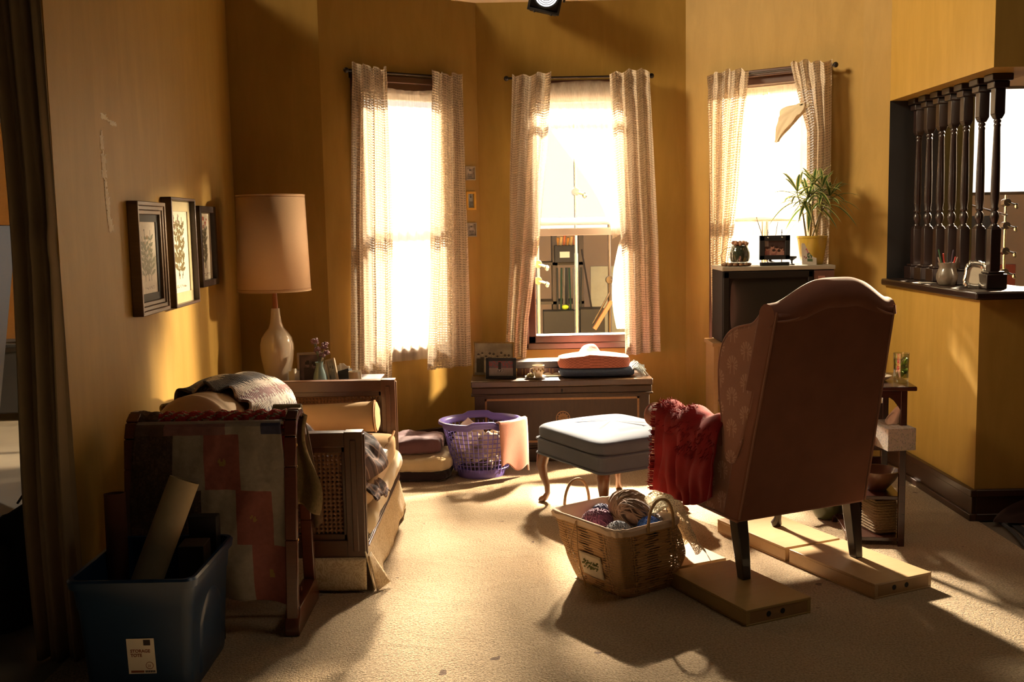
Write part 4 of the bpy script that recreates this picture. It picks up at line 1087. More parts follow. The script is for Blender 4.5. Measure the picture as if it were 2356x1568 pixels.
# ---------------- footstool ----------------
r = thing('footstool', 'dusty blue velvet footstool with tufted top and curved walnut legs', 'footstool', (.515, 5.42, 0), R(29.4))
def stf(u, v):
    a = 2*PI*u; bb = PI*(v-.5)*1.0; sp = lambda c, p: math.copysign(abs(c)**p, c)
    x = .285*sp(math.cos(bb), .22)*sp(math.cos(a), .22); y = .325*sp(math.cos(bb), .22)*sp(math.sin(a), .22)
    z = .392+.046*sp(math.sin(bb), .6)
    if bb > 0:
        dome = .028*(1-(x/.285)**2)*(1-(y/.325)**2); z += dome
        for tx in (-.09, .09):
            for ty in (-.11, .11): z -= .030*math.exp(-((x-tx)**2+(y-ty)**2)/.0006)
        for q in (-.11, .11): z -= .012*math.exp(-((y-q)/.008)**2)*(1-(x/.285)**2)
        for q in (-.09, .09): z -= .012*math.exp(-((x-q)/.008)**2)*(1-(y/.325)**2)
    return (x, y, z)
B().grid(stf, 160, 80, cu=True).build('cushion', M_blue_velvet, r)
b = B().prism(rrect(.280, .320, .04), .272, .362, 'z'); b.build('apron', M_blue_velvet, r, bevel=.006)
for z in (.276, .355): B().tube([(x*1.008, y*1.008, z) for x, y in rrect(.281, .321, .04)], .0055, 6, closed=True).build('piping', M_blue_velvet, r)
for tx in (-.09, .09):
    for ty in (-.11, .11): B().blob((tx, ty, .428), .010, 10, 6, flat=(1, 1, .5)).build('button', M_blue_velvet, r)
M_walnut = wood('walnut', (.12, .045, .018), (.2, .085, .035), .3)
for sx in (-1, 1):
    for sy in (-1, 1):
        q = [(0, .29, .032), (.014, .25, .034), (.020, .20, .029), (.012, .14, .021), (.000, .09, .016), (-.002, .05, .015), (.008, .025, .017), (.022, .010, .020), (.03, .002, .013)]
        B().tube([(sx*(.235+o), sy*(.275+o), z) for o, z, _ in q], [a for _, _, a in q], 14).build('leg', M_walnut, r)

# ---------------- apple boxes ----------------
def abox(lb, cx, cy, rz, z=0, h=.064, mat=None, lng=.508, wd=.305):
    r = thing('wooden_box', lb, 'wooden box', (cx, cy, z), rz, 'flat wooden boxes raising the armchair')
    b = B().box(-wd/2, wd/2, -lng/2, lng/2, 0, .008); b.box(-wd/2, wd/2, -lng/2, lng/2, h-.010, h)
    b.box(-wd/2, -wd/2+.018, -lng/2, lng/2, .008, h-.010); b.box(wd/2-.018, wd/2, -lng/2, lng/2, .008, h-.010)
    b.build('body', mat or M_ply, r, bevel=.0015)
    for s in (-1, 1):
        y = s*(lng/2-.009)
        o = B().box(-wd/2+.018, wd/2-.018, y-.008, y+.0075, .008, h-.010).build('end_panel', M_ply_end, r)
        for x in (.018, -.048):
            B().lathe([(.0105, 0), (.0105, .0009)], 20, M=Matrix.Translation((x, s*(lng/2-.0012), h*.52)) @ Matrix.Rotation(-s*PI/2, 4, 'X')).build('hole', M_black, r)
    return r
A25 = R(25.0)
def boxpos(nx, ny):   # near-left corner -> centre
    c, s = math.cos(A25), math.sin(A25); return nx+.1525*c-.254*s, ny+.1525*s+.254*c
M_plyY = wood('yellow_ply', (.40, .27, .09), (.52, .36, .14), .4, (2, 14, 14), .2)
x, y = boxpos(.849, 3.729); abox('yellowish flat wooden box with two end holes under the near left chair leg', x, y, A25, mat=M_plyY)
x, y = boxpos(1.413, 3.984); abox('flat plywood box under the near right chair leg, holes at its end', x, y, A25)
x, y = boxpos(1.413-.218-.003, 3.984+.482); abox('flat plywood box under the far right chair leg, mostly in bright light', x, y, R(24.0))
x, y = boxpos(.849-.225, 3.729+.484); abox('flat plywood box under the far left chair leg, beyond the yarn basket', x, y, A25)

# ---------------- wing armchair ----------------
r = thing('wing_armchair', 'rust pink high-backed wing armchair seen from behind, standing on wooden boxes', 'armchair', (.914, 4.09, .064), R(24.8))
W = .587
yb = lambda z: -.045-.29*(z-.245)       # rear face of the raked back
def crest(x):
    t = (x+.04)/(WT+.04)
    k = sm((t-.08)/.36)*sm((.98-t)/.36); return 1.095+.07*k
n = 40; xs = [lerp(-.006, W+.006, k/n) for k in range(n+1)]
xs_ = lambda z: -.035*(z-.245)/.87
def half(z): return lerp(.058, .045, (z-.245)/.87)
def halfr(z): return lerp(.012, -.055, (z-.245)/.87)
WT = W-.045
outline = [(-half(.245), .245), (W+halfr(.245), .245)]+[(W+halfr(.7), .7)]+[(lerp(WT, -.04, k/n), crest(lerp(WT, -.04, k/n))) for k in range(n+1)]+[(-half(.7), .7)]
b = B().prism(outline, 0, .11, 'y', f=lambda p: (p.x+xs_(p.z), p.y+yb(p.z), p.z))
b.build('back', M_chair, r, bevel=.016, seg=4)
b = B().tube([(lerp(-.042, WT+.006, k/50)-.035, yb(crest(lerp(-.042, WT+.006, k/50)))+.055, crest(lerp(-.042, WT+.006, k/50))-.012) for k in range(51)], [.045+.018*math.sin(PI*min(1, max(0, k/50)))for k in range(51)], 16)
b.build('crest_roll', M_chair, r)
edge = [(-half(.26)+.004, .26)]+[(-lerp(half(.26), half(1.1), k/10)+.004, lerp(.26, 1.10, k/10)) for k in range(1, 11)]+[(lerp(-.035, WT, k/30), crest(lerp(-.035, WT, k/30))-.03) for k in range(31)]+[(W+lerp(halfr(1.1), halfr(.26), k/10)-.004, lerp(1.10, .26, k/10)) for k in range(11)]
b = B().tube([(x+xs_(z), yb(z)-.001, z) for x, z in edge], .0045, 6); b.build('piping', M_chair_pipe, r)
wing = [(-.06, .48), (-.245, 1.07), (-.245, 1.10), (-.23, 1.115), (-.20, 1.11), (-.175, 1.075), (-.14, 1.045), (-.08, 1.035), (-.02, 1.02), (.03, .985), (.062, .93), (.075, .86), (.07, .76), (.05, .66), (.035, .58), (.03, .48)]
def smooth_poly(P, it=2):
    for _ in range(it):
        Q = []
        for i in range(len(P)):
            a, c = P[i], P[(i+1) % len(P)]; Q += [(a[0]*.75+c[0]*.25, a[1]*.75+c[1]*.25), (a[0]*.25+c[0]*.75, a[1]*.25+c[1]*.75)]
        P = Q
    return P
WG = smooth_poly(wing)
for s, x0 in ((-1, -.062), (1, WT-.085)):
    B().prism(WG, x0, x0+.054, 'x', f=lambda p, s=s: (p.x+s*.012*(1-(p.z-.5)), p.y, p.z)).build('wing', M_palm, r, bevel=.012, seg=4)
    xx = x0 if s < 0 else x0+.054
    B().tube([(xx+s*.012*(1-(z-.5))-s*.004, y, z) for y, z in WG if z > .50 and not (y < -.2 and z < 1.0)], .0042, 6).build('wing_piping', M_chair_pipe, r)
for s, x0 in ((-1, -.052), (1, W-.10)):
    arm_ = [(0.0, .245), (.60, .268), (.60, .56), (.57, .60), (-.02, .62), (-.06, .62), (-.08, .60)]
    B().prism(arm_, x0, x0+.07, 'x').build('arm_panel', M_palm, r, bevel=.014, seg=4)
    b = B().tube([(x0+.035+s*.012, y, .578+.004*math.sin(y*8)) for y in [.04+.56*k/16 for k in range(17)]], [.02]+[.056]*15+[.052], 24)
    b.build('arm_roll', M_chair, r)
    B().tube([(x0+.035+s*.012+.05*math.cos(a*PI/12), .606, .578+.05*math.sin(a*PI/12)) for a in range(24)], .004, 6, closed=True).build('arm_piping', M_chair_pipe, r)
B().box(-.02, W-.0, -.03, .58, .25, .38).build('seat_deck', M_chair, r, bevel=.012)
roundbox(.0, W, -.02, .63, .38, .51, pw=.25).build('seat_cushion', M_chair, r)
roundbox(-.048, .06, .54, .63, .27, .41, pw=.25).build('front_corner', M_chair, r)
B().tube([(-.055, -.04, .248), (-.055, .60, .27), (W, .60, .27), (W, -.04, .25)], .005, 6).build('hem_piping', M_chair_pipe, r)
M_legdark = plain('ebonised_leg', (.025, .013, .009), .35, ns=20, var=.3, coat=.3)
for x in (0, W):
    q = [(.030, .25, .026), (.014, .16, .025), (.0, .08, .022), (-.012, .0, .019)]
    b = B(); rings = []
    for (y, z, h) in q:
        rings.append(len(b.v)); b.v += [Vector((x+i*h, y+j*h*1.1, z)) for i, j in ((-1, -1), (1, -1), (1, 1), (-1, 1))]
    for a, c in zip(rings, rings[1:]):
        for k in range(4): b._f([a+k, c+k, c+(k+1) % 4, a+(k+1) % 4])
    b._f([rings[0]+k for k in range(4)]); b._f([rings[-1]+k for k in range(4)][::-1])
    b.build('leg', M_legdark, r, bevel=.004)
for x in (-.0, W-.0):
    q = [(0, .26, .045), (.008, .21, .040), (.01, .16, .026), (.002, .11, .017), (-.004, .07, .014), (.004, .035, .018), (.012, .014, .026), (.014, .0, .020)]
    B().tube([(x, .50+o, z) for o, z, _ in q], [a for _, _, a in q], 16).build('leg', M_legdark, r)
# crimson throw on the left arm (local chair frame baked to world)
CM = Matrix.Translation((.914, 4.09, .064)) @ Matrix.Rotation(R(24.8), 4, 'Z')
def thr(u, v):
    y = lerp(.045, .48, u); xo = -.032
    if v < .18: t = v/.18; x = lerp(.060, .050, t); z = lerp(.51, .575, t)
    elif v < .42: t = (v-.18)/.24; a = t*PI; x = -.022+.072*math.cos(a); z = .578+.070*math.sin(a)
    else: t = (v-.42)/.58; x = -.094-.012*t; z = .578-t*(.34-.10*(1-u)**1.2+.03*math.sin(u*5))
    t = max(0, (v-.3)/.7)
    f = (.010*math.sin(u*13+v*2+2.5*nz(u*2.3, v*2))+.004*math.sin(u*31-v*6)+.014*nz(u*4, v*2.2, 9))*(.12+1.1*t)
    return (x-abs(f)*1.0-.010*nz(u*5, v*6, 3), y+.02*math.sin(v*6)*(u-.5), z+.006*nz(u*8, v*8)+(.012*math.sin(u*14) if v < .5 else 0))
o = B().grid(thr, 150, 90, M=CM).build('red_throw', M_red, solid=.008); tag(o, 'crimson wool throw with ragged fringe draped over the left arm of the armchair', 'blanket')
b = B()
def fr(u, v, du, dv, dz):
    p = Vector(thr(u, v)); l = rnd.uniform(.012, .028)
    b.tube([CM @ p, CM @ (p+Vector((-.014+rnd.uniform(-.006, .004), du*l*.6+rnd.uniform(-.006, .006), dz*l*.5))), CM @ (p+Vector((-.012+rnd.uniform(-.01, .004), du*l+rnd.uniform(-.008, .008), dz*l+rnd.uniform(-.01, .01))))], [.0022, .0018, .0008], 4, caps=False)
for k in range(170): fr(1, rnd.uniform(.2, 1), 1, 0, .1)
for k in range(150): fr(lerp(.0, .62, rnd.random()), .5+.1*math.sin(k)+rnd.uniform(-.03, .03), 0, 1, -1) if k % 3 else fr(rnd.uniform(.45, .95), rnd.uniform(.28, .46), .5, 1, -.6)
for k in range(120): fr(rnd.uniform(.5, 1), rnd.uniform(.22, .36), .4, 1, .6)
f = b.build('fringe', M_red, o); f['kind'] = 'stuff'

# ---------------- yarn basket ----------------
BL = Vector((-.574, .819, 0)); BS = Vector((.819, .574, 0)); C0, C1 = Vector((.458, 4.258, .002)), Vector((.408, 4.205, .305))
def bk(a, b_, t, exp=0):
    """a,b in [-1,1] on the rounded rectangle, t height"""
    c = C0.lerp(C1, t); hl = lerp(.165, .218, t); hs = lerp(.145, .170, t)
    return c+BL*(a*(hl+exp))+BS*(b_*(hs+exp))
def rr2(u, k=.22):
    a = 2*PI*u; sp = lambda c: math.copysign(abs(c)**k, c); return sp(math.cos(a)), sp(math.sin(a))
def ropeweave():
    m, nt, out = newmat('woven_rope_mesh'); b = pbsdf(nt, out, .75, 0, .3); u, v, _ = xyz(nt, coord(nt, 'UV'))
    n = noi(nt, coord(nt, 'UV'), 14, 2); a = (u*124+n*1.0).frac()-.5; c = (v*26+n*1.0).frac()-.5
    hole = a.abs().lt(.21)*c.abs().lt(.21)
    g1 = noi(nt, coord(nt, 'UV'), 50, 3); gap_ = (a.abs().gt(.24)).max(c.abs().gt(.24)); setc(nt, b, mixc(nt, gap_, (.10, .05, .02), mixc(nt, g1, (.46, .25, .10), (.66, .40, .19))))
    bump(nt, b, (a*2*PI).cos()*(-1)+(c*2*PI).cos()*(-1), .5, .004)
    tr = nd(nt, 'ShaderNodeBsdfTransparent'); mx = nd(nt, 'ShaderNodeMixShader'); nt.links.new((hole*.7).s, mx.inputs[0])
    nt.links.new(b.outputs[0], mx.inputs[1]); nt.links.new(tr.outputs[0], mx.inputs[2]); nt.links.new(mx.outputs[0], out.inputs[0]); return m
M_rope = ropeweave(); M_twine = plain('twine', (.40, .24, .10), .8, ns=80, var=.3); M_muslin = velvet('pink_cream_muslin', (.68, .50, .36), .08, .2)
r = thing('yarn_basket', 'square woven rope basket full of yarn with a cream cloth lining beside the armchair', 'basket', tuple(C0)); RI = Matrix.Translation(-C0)
def bodyf(u, v):
    a, b_ = rr2(u); sag = .010*math.sin(v*PI)*(1+nz(a*2, b_*2)) - .008*nz(u*9, v*4)
    p = bk(a, b_, v*.955, sag)+BS*(.040*max(0, b_)*math.sin(PI*max(0, (v-.2)/.8)**.7)); return RI @ p
B().grid(bodyf, 160, 30, cu=True, uvs=(1, 1)).build('woven_body', M_rope, r)
B().grid(lambda u, v: RI @ bk((u*2-1)*.98, (v*2-1)*.98, .012), 4, 4).build('bottom', M_twine, r)
def linf(u, v):
    a, b_ = rr2(u)
    if v < .25: t = .80+.8*v+.02*nz(u*12, 1) if False else .925+v*.30; e = .008+.003*math.sin(u*90)
    elif v < .45: t = 1.0+.03*math.sin((v-.25)/.2*PI); e = lerp(.008, -.012, (v-.25)/.2)
    else: t = lerp(1.0, .10, (v-.45)/.55); e = -.018-.006*nz(u*14, v*4)
    return RI @ (bk(a, b_, t, e)+Vector((0, 0, .006*nz(u*22, 3))))
B().grid(linf, 180, 34, cu=True).build('cloth_lining', M_muslin, r)
for e, sh in ((1, -.05), (-1, .25)):
    pts = []
    for k in range(17):
        a = PI*k/16; pts.append(RI @ (bk(e*1.03, sh+.40*math.cos(a), 1.0)+Vector((0, 0, -.02+.125*math.sin(a)**.8))+BL*e*.01))
    B().tube(pts, .0062, 8).build('handle', M_twine, r)
# label on the long left face
def labf(u, v): return RI @ bk(lerp(.30, -.42, u), -1.045-.02*math.sin(u*3)*v, lerp(.54, .20, v), .008)
f = B().grid(labf, 10, 8).build('cloth_label', plain('label_linen', (.66, .54, .38), .9, ns=60), r, solid=.002)
b = B()
for k in range(44):
    u = .14+.72*k/44; v = .5+.13*math.sin(k*1.9)+.06*math.sin(k*.7); p = labf(u, v)-BS*.004
    b.blob(p, .0028*(1 if k % 3 else 1.5), 8, 5, .4, 3, k, (1, 1, 1))
b.build('stitched_flowers', plain('green_thread', (.22, .22, .06), .8, ns=60, var=.6), f)
pts = [RI @ (bk(.15, -1.05, .98)+Vector((0, 0, 0))), RI @ (bk(.35, -1.16, .70)), RI @ bk(.55, -1.12, .5), RI @ (bk(.62, -1.2, .44))]
B().tube(pts, .0022, 5).build('twine_tie', M_twine, r)
B().tube([RI @ bk(.10, -1.06, 1.0), RI @ bk(.22, -1.15, .6), RI @ bk(.38, -1.13, .25), RI @ (bk(.32, -1.2, -.05)+Vector((0, 0, .01)))], .0022, 5).build('twine_tie', M_twine, r)
def yarnball(name, lb, c, rad, col, seed, fl=(1, 1, .9), wraps=26, skein=False):
    rr_ = random.Random(seed); mat = plain(name+'_yarn', col, .9, ns=60, var=.45, bst=.5, bs=300, sheen=.3)
    b = B().blob((0, 0, 0), rad*.93, 24, 16, .08, 4, seed, fl)
    for k in range(wraps):
        axn = Vector((rr_.gauss(0, 1), rr_.gauss(0, 1), rr_.gauss(0, .8)))
        if skein: axn = Vector((rr_.gauss(0, .4), 1, rr_.gauss(0, .4)))
        axn.normalize(); t = axn.orthogonal().normalized(); q = axn.cross(t); of = rr_.uniform(-.35, .35)*rad*(1.6 if skein else 1)
        R_ = math.sqrt(max(.1, 1-(of/rad/(1.7 if skein else 1))**2))*rad*(.95+rr_.random()*(.05 if not skein else .16))
        b.tube([Vector((v.x*fl[0], v.y*fl[1], v.z*fl[2])) for v in [axn*of+(t*math.cos(a*PI/10)+q*math.sin(a*PI/10))*R_ for a in range(20)]], rad*(.035 if not skein else .06), 5, closed=True)
    o = b.build(name, mat); o.location = c; return tag(o, lb, 'yarn', 'balls of yarn in the basket')
o = yarnball('brown_skein', 'brown tweed wool skein, taller one at the back of the basket', (.480, 4.30, .315), .068, (.25, .15, .085), 1, (1.15, 1.0, .85), 90, True); o.rotation_euler = (0, .2, .5)
o = yarnball('brown_skein', 'brown tweed wool skein, lower one in the middle of the basket', (.505, 4.20, .300), .060, (.22, .13, .08), 2, (1.3, .95, .8), 90, True); o.rotation_euler = (.1, .5, -.4)
yarnball('purple_yarn', 'purple and plum ball of yarn at the left of the basket', (.345, 4.27, .262), .058, (.15, .035, .085), 3, (1.15, 1, .85), 30)
yarnball('navy_yarn', 'navy ball of yarn tucked behind the purple one', (.372, 4.375, .262), .046, (.025, .025, .10), 4)
yarnball('grey_yarn', 'slate grey ball of yarn at the near corner of the basket', (.415, 4.10, .255), .055, (.12, .13, .16), 5, wraps=34)
yarnball('blue_yarn', 'bright blue ball of yarn under the right basket handle', (.545, 4.125, .268), .052, (.03, .12, .48), 6, wraps=34)
yarnball('dark_yarn', 'dark green grey yarn between the grey and blue balls', (.485, 4.13, .235), .045, (.06, .065, .06), 7)
yarnball('pale_yarn', 'pale lilac ball of yarn half hidden at the basket back right', (.575, 4.21, .262), .045, (.42, .36, .38), 8)
def lacef(u, v):
    p0 = Vector((.565, 4.20, .315)); d = Vector((.95, .31, 0)); e = Vector((-.31, .95, 0))
    s = lerp(-.02, .22, v); w = lerp(.10, .20, v)*(u-.5)
    z = .315+.045*math.sin(min(1, v*1.6)*PI)-.20*max(0, v-.42)**1.1*1.7+.022*math.sin(u*13+v*5)+.012*nz(u*6, v*6)
    q = p0+d*(s-.05*max(0, v-.6))+e*w*1.3; return (q.x, q.y, z)
def lacemat():
    m, nt, out = newmat('white_lace'); d = nd(nt, 'ShaderNodeBsdfDiffuse'); t = nd(nt, 'ShaderNodeBsdfTranslucent'); d.inputs[0].default_value = t.inputs[0].default_value = (.72, .66, .50, 1)
    mx = nd(nt, 'ShaderNodeMixShader'); mx.inputs[0].default_value = .4; nt.links.new(d.outputs[0], mx.inputs[1]); nt.links.new(t.outputs[0], mx.inputs[2])
    vo = nd(nt, 'ShaderNodeTexVoronoi', feature='DISTANCE_TO_EDGE'); vo.inputs['Scale'].default_value = 110; nt.links.new(coord(nt, 'Object'), vo.inputs[0])
    tr = nd(nt, 'ShaderNodeBsdfTransparent'); m2 = nd(nt, 'ShaderNodeMixShader'); nt.links.new((X(nt, vo.outputs[0]).gt(.16)*.55).s, m2.inputs[0])
    nt.links.new(mx.outputs[0], m2.inputs[1]); nt.links.new(tr.outputs[0], m2.inputs[2]); nt.links.new(m2.outputs[0], out.inputs[0]); return m
o = B().grid(lacef, 60, 50).build('lace_cloth', lacemat(), disp=.02, dscale=.06); tag(o, 'sheer white lace cloth spilling over the far right side of the yarn basket', 'cloth')
def mus(u, v): q = bk(.0-.55*u-.1, 1.06+.04*v, 1.0); return (q.x+.02*v, q.y, .31-.17*v+.012*math.sin(u*6))
tag(B().grid(mus, 16, 14).build('muslin_flap', M_cream, solid=.002), 'cream cloth flap hanging down the right side of the yarn basket', 'cloth')
# ---------------- television and its stand ----------------
r = thing('tv_stand', 'light oak open shelf stand under the television', 'shelf unit', (1.585, 6.42, 0))
for x in (-.36, .30): B().box(x, x+.028, -.13, .13, 0, .742).build('side_panel', M_oak, r, bevel=.002)
B().box(-.37, .34, -.14, .14, .742, .765).build('top', M_oak, r, bevel=.003)
for z in (.38, .08): B().box(-.332, .30, -.12, .12, z, z+.022).build('shelf', M_oak, r)
B().box(-.332, .30, -.13, -.11, .69, .742).build('rail', M_oak, r, bevel=.002)
for k, (w, h, col, lb) in enumerate(((.028, .235, (.66, .55, .42), 'white-spined book with red and black foot on the oak shelf'), (.035, .21, (.10, .03, .02), 'maroon book standing beside the white-spined book'), (.03, .22, (.05, .07, .09), 'dark blue book standing on the oak shelf behind the chair wing'))):
    q = thing('shelf_book', lb, 'book', (1.285+.036*k, 6.40, .4025))
    B().box(-w/2, w/2, -.08, .08, 0, h).build('cover', plain('book_cover_%d' % k, col, .6), q, bevel=.002)
    if k == 0:
        B().box(-w/2-.0005, w/2+.0005, -.081, -.0795, .04, .058).build('red_band', plain('red_band', (.4, .05, .03), .5), q)
        B().box(-w/2-.0005, w/2+.0005, -.081, -.0795, 0, .04).build('black_band', M_inkd, q)
r = thing('television', 'old boxy television with dark screen and brown control panel', 'television', (1.60, 6.40, .766))
M_tvb = plain('brown_black_plastic', (.013, .009, .007), .7, spec=.2, ns=4, var=.1, bst=0); M_tvtop = plain('grey_plastic_top', (.30, .26, .20), .5, ns=3, var=.1, bst=0)
b = B().box(-.335, .335, -.16, .16, .004, .435); b.build('cabinet', M_tvb, r, bevel=.006)
B().box(-.338, .338, -.175, .165, .435, .460).build('top_panel', M_tvtop, r, bevel=.004)
b = B()
for q in ((-.330, .205, .39, .430), (-.330, .205, .012, .05), (-.330, -.295, .012, .43), (.175, .205, .012, .43)): b.box(q[0], q[1], -.175, -.158, q[2], q[3])
b.build('bezel', M_tvb, r, bevel=.004)
def scr(u, v): return (lerp(-.297, .177, u), -.158-.012*(math.sin(u*PI)*math.sin(v*PI))**.5, lerp(.045, .395, v))
B().grid(scr, 20, 16).build('screen', plain('tv_glass', (.020, .017, .013), .22, ns=2, var=.05, bst=0), r)
f = B().box(.212, .332, -.172, -.158, .012, .43).build('control_panel', plain('maroon_brown_panel', (.11, .045, .03), .5, bst=0), r, bevel=.003)
B().box(.235, .275, -.1735, -.171, .375, .397).build('display', plain('rosy_display', (.35, .16, .12), .4, bst=0), f)
for k in range(4): B().box(.228+.018*k+(.008 if k == 3 else 0), .240+.018*k+(.008 if k == 3 else 0), -.1745, -.171, .338, .343).build('button', M_paper, f)
ZV = 1.2265
r = thing('knobbly_coaster', 'brown coaster of round wooden beads under the glass jar', 'coaster', (1.365, 6.32, ZV))
b = B()
for k in range(14):
    a = k*2*PI/14; b.blob((.078*math.cos(a), .06*math.sin(a), .010), .015, 10, 7, flat=(1, 1, .65))
for k in range(7):
    a = k*2*PI/7; b.blob((.042*math.cos(a), .032*math.sin(a), .010), .017, 10, 7, flat=(1, 1, .6))
b.blob((0, 0, .009), .02, 10, 7, flat=(1, 1, .5)); b.build('beads', plain('brown_bead', (.22, .11, .05), .6, ns=40, var=.4), r)
r = thing('glass_jar', 'squat glass jar full of dark potpourri, wire handle at the side, on the television', 'jar', (1.385, 6.32, ZV+.020))
prof = [(.042, 0), (.055, .006), (.061, .03), (.060, .06), (.052, .085), (.047, .093), (.049, .108)]
B().lathe(prof, 36).build('jar', M_drink, r)
B().lathe([(.038, .004), (.052, .009), (.058, .03), (.057, .06), (.047, .085), (.043, .10), (.0, .104)], 32).build('potpourri', plain('dark_potpourri', (.03, .035, .018), .8, ns=90, var=.8, bst=.8), r)
b = B()
for k in range(22):
    a = k*2.4; q = .045*math.sqrt(k/22); b.blob((q*math.cos(a), q*math.sin(a), .112+.008*((k*7) % 3)/2), .011, 8, 6, .6, 5, k)
b.build('dried_petals', plain('dried_petal', (.36, .18, .10), .8, ns=60, var=.5), r)
B().tube([(-.048, 0, .095), (-.09, 0, .085), (-.115, 0, .045), (-.105, 0, .01), (-.06, 0, -.008)], .0018, 6).build('wire_handle', M_brass, r)
r = thing('hanging_photo_frame', 'black-framed family snapshot hung between two prongs on the television top', 'picture frame', (1.592, 6.30, ZV))
B().prism(rrect(.087, .018, .008), 0, .020, 'z').build('base', M_black, r, bevel=.003)
for x in (-.042, .042): 
    B().tube([(x, 0, .02), (x, 0, .05)], .003, 8).build('peg', M_steel, r)
def fam(u, v):
    c = (.08, .05, .045)
    for i, (cx, cz) in enumerate(((.15, .42), (.38, .55), (.60, .45), (.82, .40), (.45, .25), (.70, .22))):
        if math.hypot((u-cx)*1.25, v-cz) < .11: c = (.55, .30, .22)
        if math.hypot((u-cx)*1.25, v-cz-.09) < .09: c = (.05, .025, .02)
        if v < cz-.1 and abs(u-cx) < .12: c = (.5, .27, .22) if i % 2 else (.35, .15, .13)
    if u < .2 and v > .6: c = (.28, .24, .22)
    return c
hf = B()
b = B()
for q in ((-.091, .091, .035, .062), (-.091, .091, .148, .180), (-.091, -.062, .035, .18), (.062, .091, .035, .18)): b.box(q[0], q[1], -.008, .008, q[2], q[3])
b.build('frame', M_black, r, bevel=.002)
B().grid(lambda u, v: (lerp(-.063, .063, u), -.002, lerp(.060, .150, v)), 40, 30, col=fam).build('photo', M_print, r, smooth=False)
for x in (-.042, .042):
    B().blob((x, -.010, .168), .0055, 10, 7).build('stud', M_steel, r)
    B().tube([(x, 0, .175), (x, 0, .215)], .0016, 6).build('prong', M_iron, r); B().blob((x, 0, .198), .004, 8, 6).build('bead', M_steel, r)
r = thing('tv_antenna', 'slim indoor aerial rod slanting up behind the hanging photo frame', 'antenna', (1.60, 6.44, ZV))
B().lathe([(.035, 0), (.032, .015), (.010, .022), (.008, .03)], 20).build('base', M_tvb, r)
B().tube([(0, 0, .03), (-.085, 0, .285)], [.003, .0018], 6).build('rod', M_steel, r); B().blob((-.085, 0, .288), .005, 8, 6).build('tip', M_steel, r)
B().tube([(.01, 0, .03), (.045, 0, .26)], [.0025, .0012], 6).build('rod', M_steel, r)
r = thing('small_funnel_stand', 'little black flared candle holder between the photo and the plant pot', 'candle holder', (1.712, 6.36, ZV))
B().lathe([(.018, 0), (.018, .004), (.005, .008), (.005, .025), (.028, .042), (.028, .052), (.0, .046)], 20).build('holder', M_black, r)
r = thing('potted_plant', 'striped-leaf dracaena in a mustard yellow pot on the television', 'potted plant', (1.835, 6.36, ZV))
B().lathe([(.062, 0), (.066, .004), (.088, .16), (.092, .162), (.092, .172), (.084, .172), (.082, .158), (0, .150)], 40).build('pot', plain('mustard_glaze', (.42, .28, .03), .3, ns=3, var=.1, bst=0, coat=.4), r)
B().lathe([(.082, .150), (0, .156)], 30).build('soil', plain('potting_soil', (.03, .02, .012), .9, ns=60, var=.6, bst=.8), r)
def leafmat():
    m, nt, out = newmat('variegated_leaf'); u, v, _ = xyz(nt, coord(nt, 'UV')); e = (u-.5).abs()
    c = mixc(nt, e.gt(.27), (.035, .085, .018), (.52, .50, .20)); c = mixc(nt, noi(nt, coord(nt, 'Object'), 25)*.4, c, (.12, .16, .04))
    b = nd(nt, 'ShaderNodeBsdfPrincipled'); b.inputs['Roughness'].default_value = .4; nt.links.new(c, b.inputs['Base Color'])
    t = nd(nt, 'ShaderNodeBsdfTranslucent'); nt.links.new(c, t.inputs[0]); mx = nd(nt, 'ShaderNodeMixShader'); mx.inputs[0].default_value = .35
    nt.links.new(b.outputs[0], mx.inputs[1]); nt.links.new(t.outputs[0], mx.inputs[2]); nt.links.new(mx.outputs[0], out.inputs[0]); return m
M_leaf = leafmat(); M_cane_st = plain('green_brown_cane', (.12, .09, .035), .6, ns=40, var=.3)
rp = random.Random(11)
def leaf(base, az, el, L_, w, droop):
    d = Vector((math.cos(az)*math.cos(el), math.sin(az)*math.cos(el), math.sin(el))); side = d.cross(Vector((0, 0, 1))).normalized()
    def fn(u, v):
        p = Vector(base)+d*L_*v+Vector((0, 0, -droop*L_*v*v)); ww = w*math.sin(PI*min(1, v*.93+.07))**.8
        return p+side*(u-.5)*ww+Vector((0, 0, .35*ww*abs(u-.5)))
    return B().grid(fn, 4, 9).build('leaf', M_leaf, r)
canes = [((-.035, 0, .15), (-.06, -.01, .30), (-.10, -.02, .43)), ((.02, .01, .15), (.05, -.02, .34), (.05, -.03, .46)), ((.025, -.02, .15), (-.01, -.03, .30), (-.035, -.03, .39)), ((.0, .02, .15), (.045, .01, .30), (.095, -.03, .40)), ((-.01, .01, .15), (.0, .0, .36), (.0, -.01, .47))]
nl = 0
for ci, (a, m_, c) in enumerate(canes):
    B().tube([a, m_, c], [.0055, .0045, .003], 8).build('stem', M_cane_st, r)
    for k in range(18):
        t = k/18; h = Vector(m_).lerp(Vector(c), .55+.45*t) if t < .6 else Vector(c)
        leaf(h+Vector((0, 0, .01*k/18)), k*2.399+ci, lerp(.0, 1.25, t)+rp.uniform(-.15, .15), rp.uniform(.17, .24)*(1.0 if t < .8 else .75), rp.uniform(.022, .032), lerp(.75, .15, t)); nl += 1
r = thing('flower_card', 'white postcard printed with a pink geranium leaning on the yellow pot', 'card', (1.795, 6.275, ZV), .08); r.rotation_euler = (R(-14), R(3), .08)
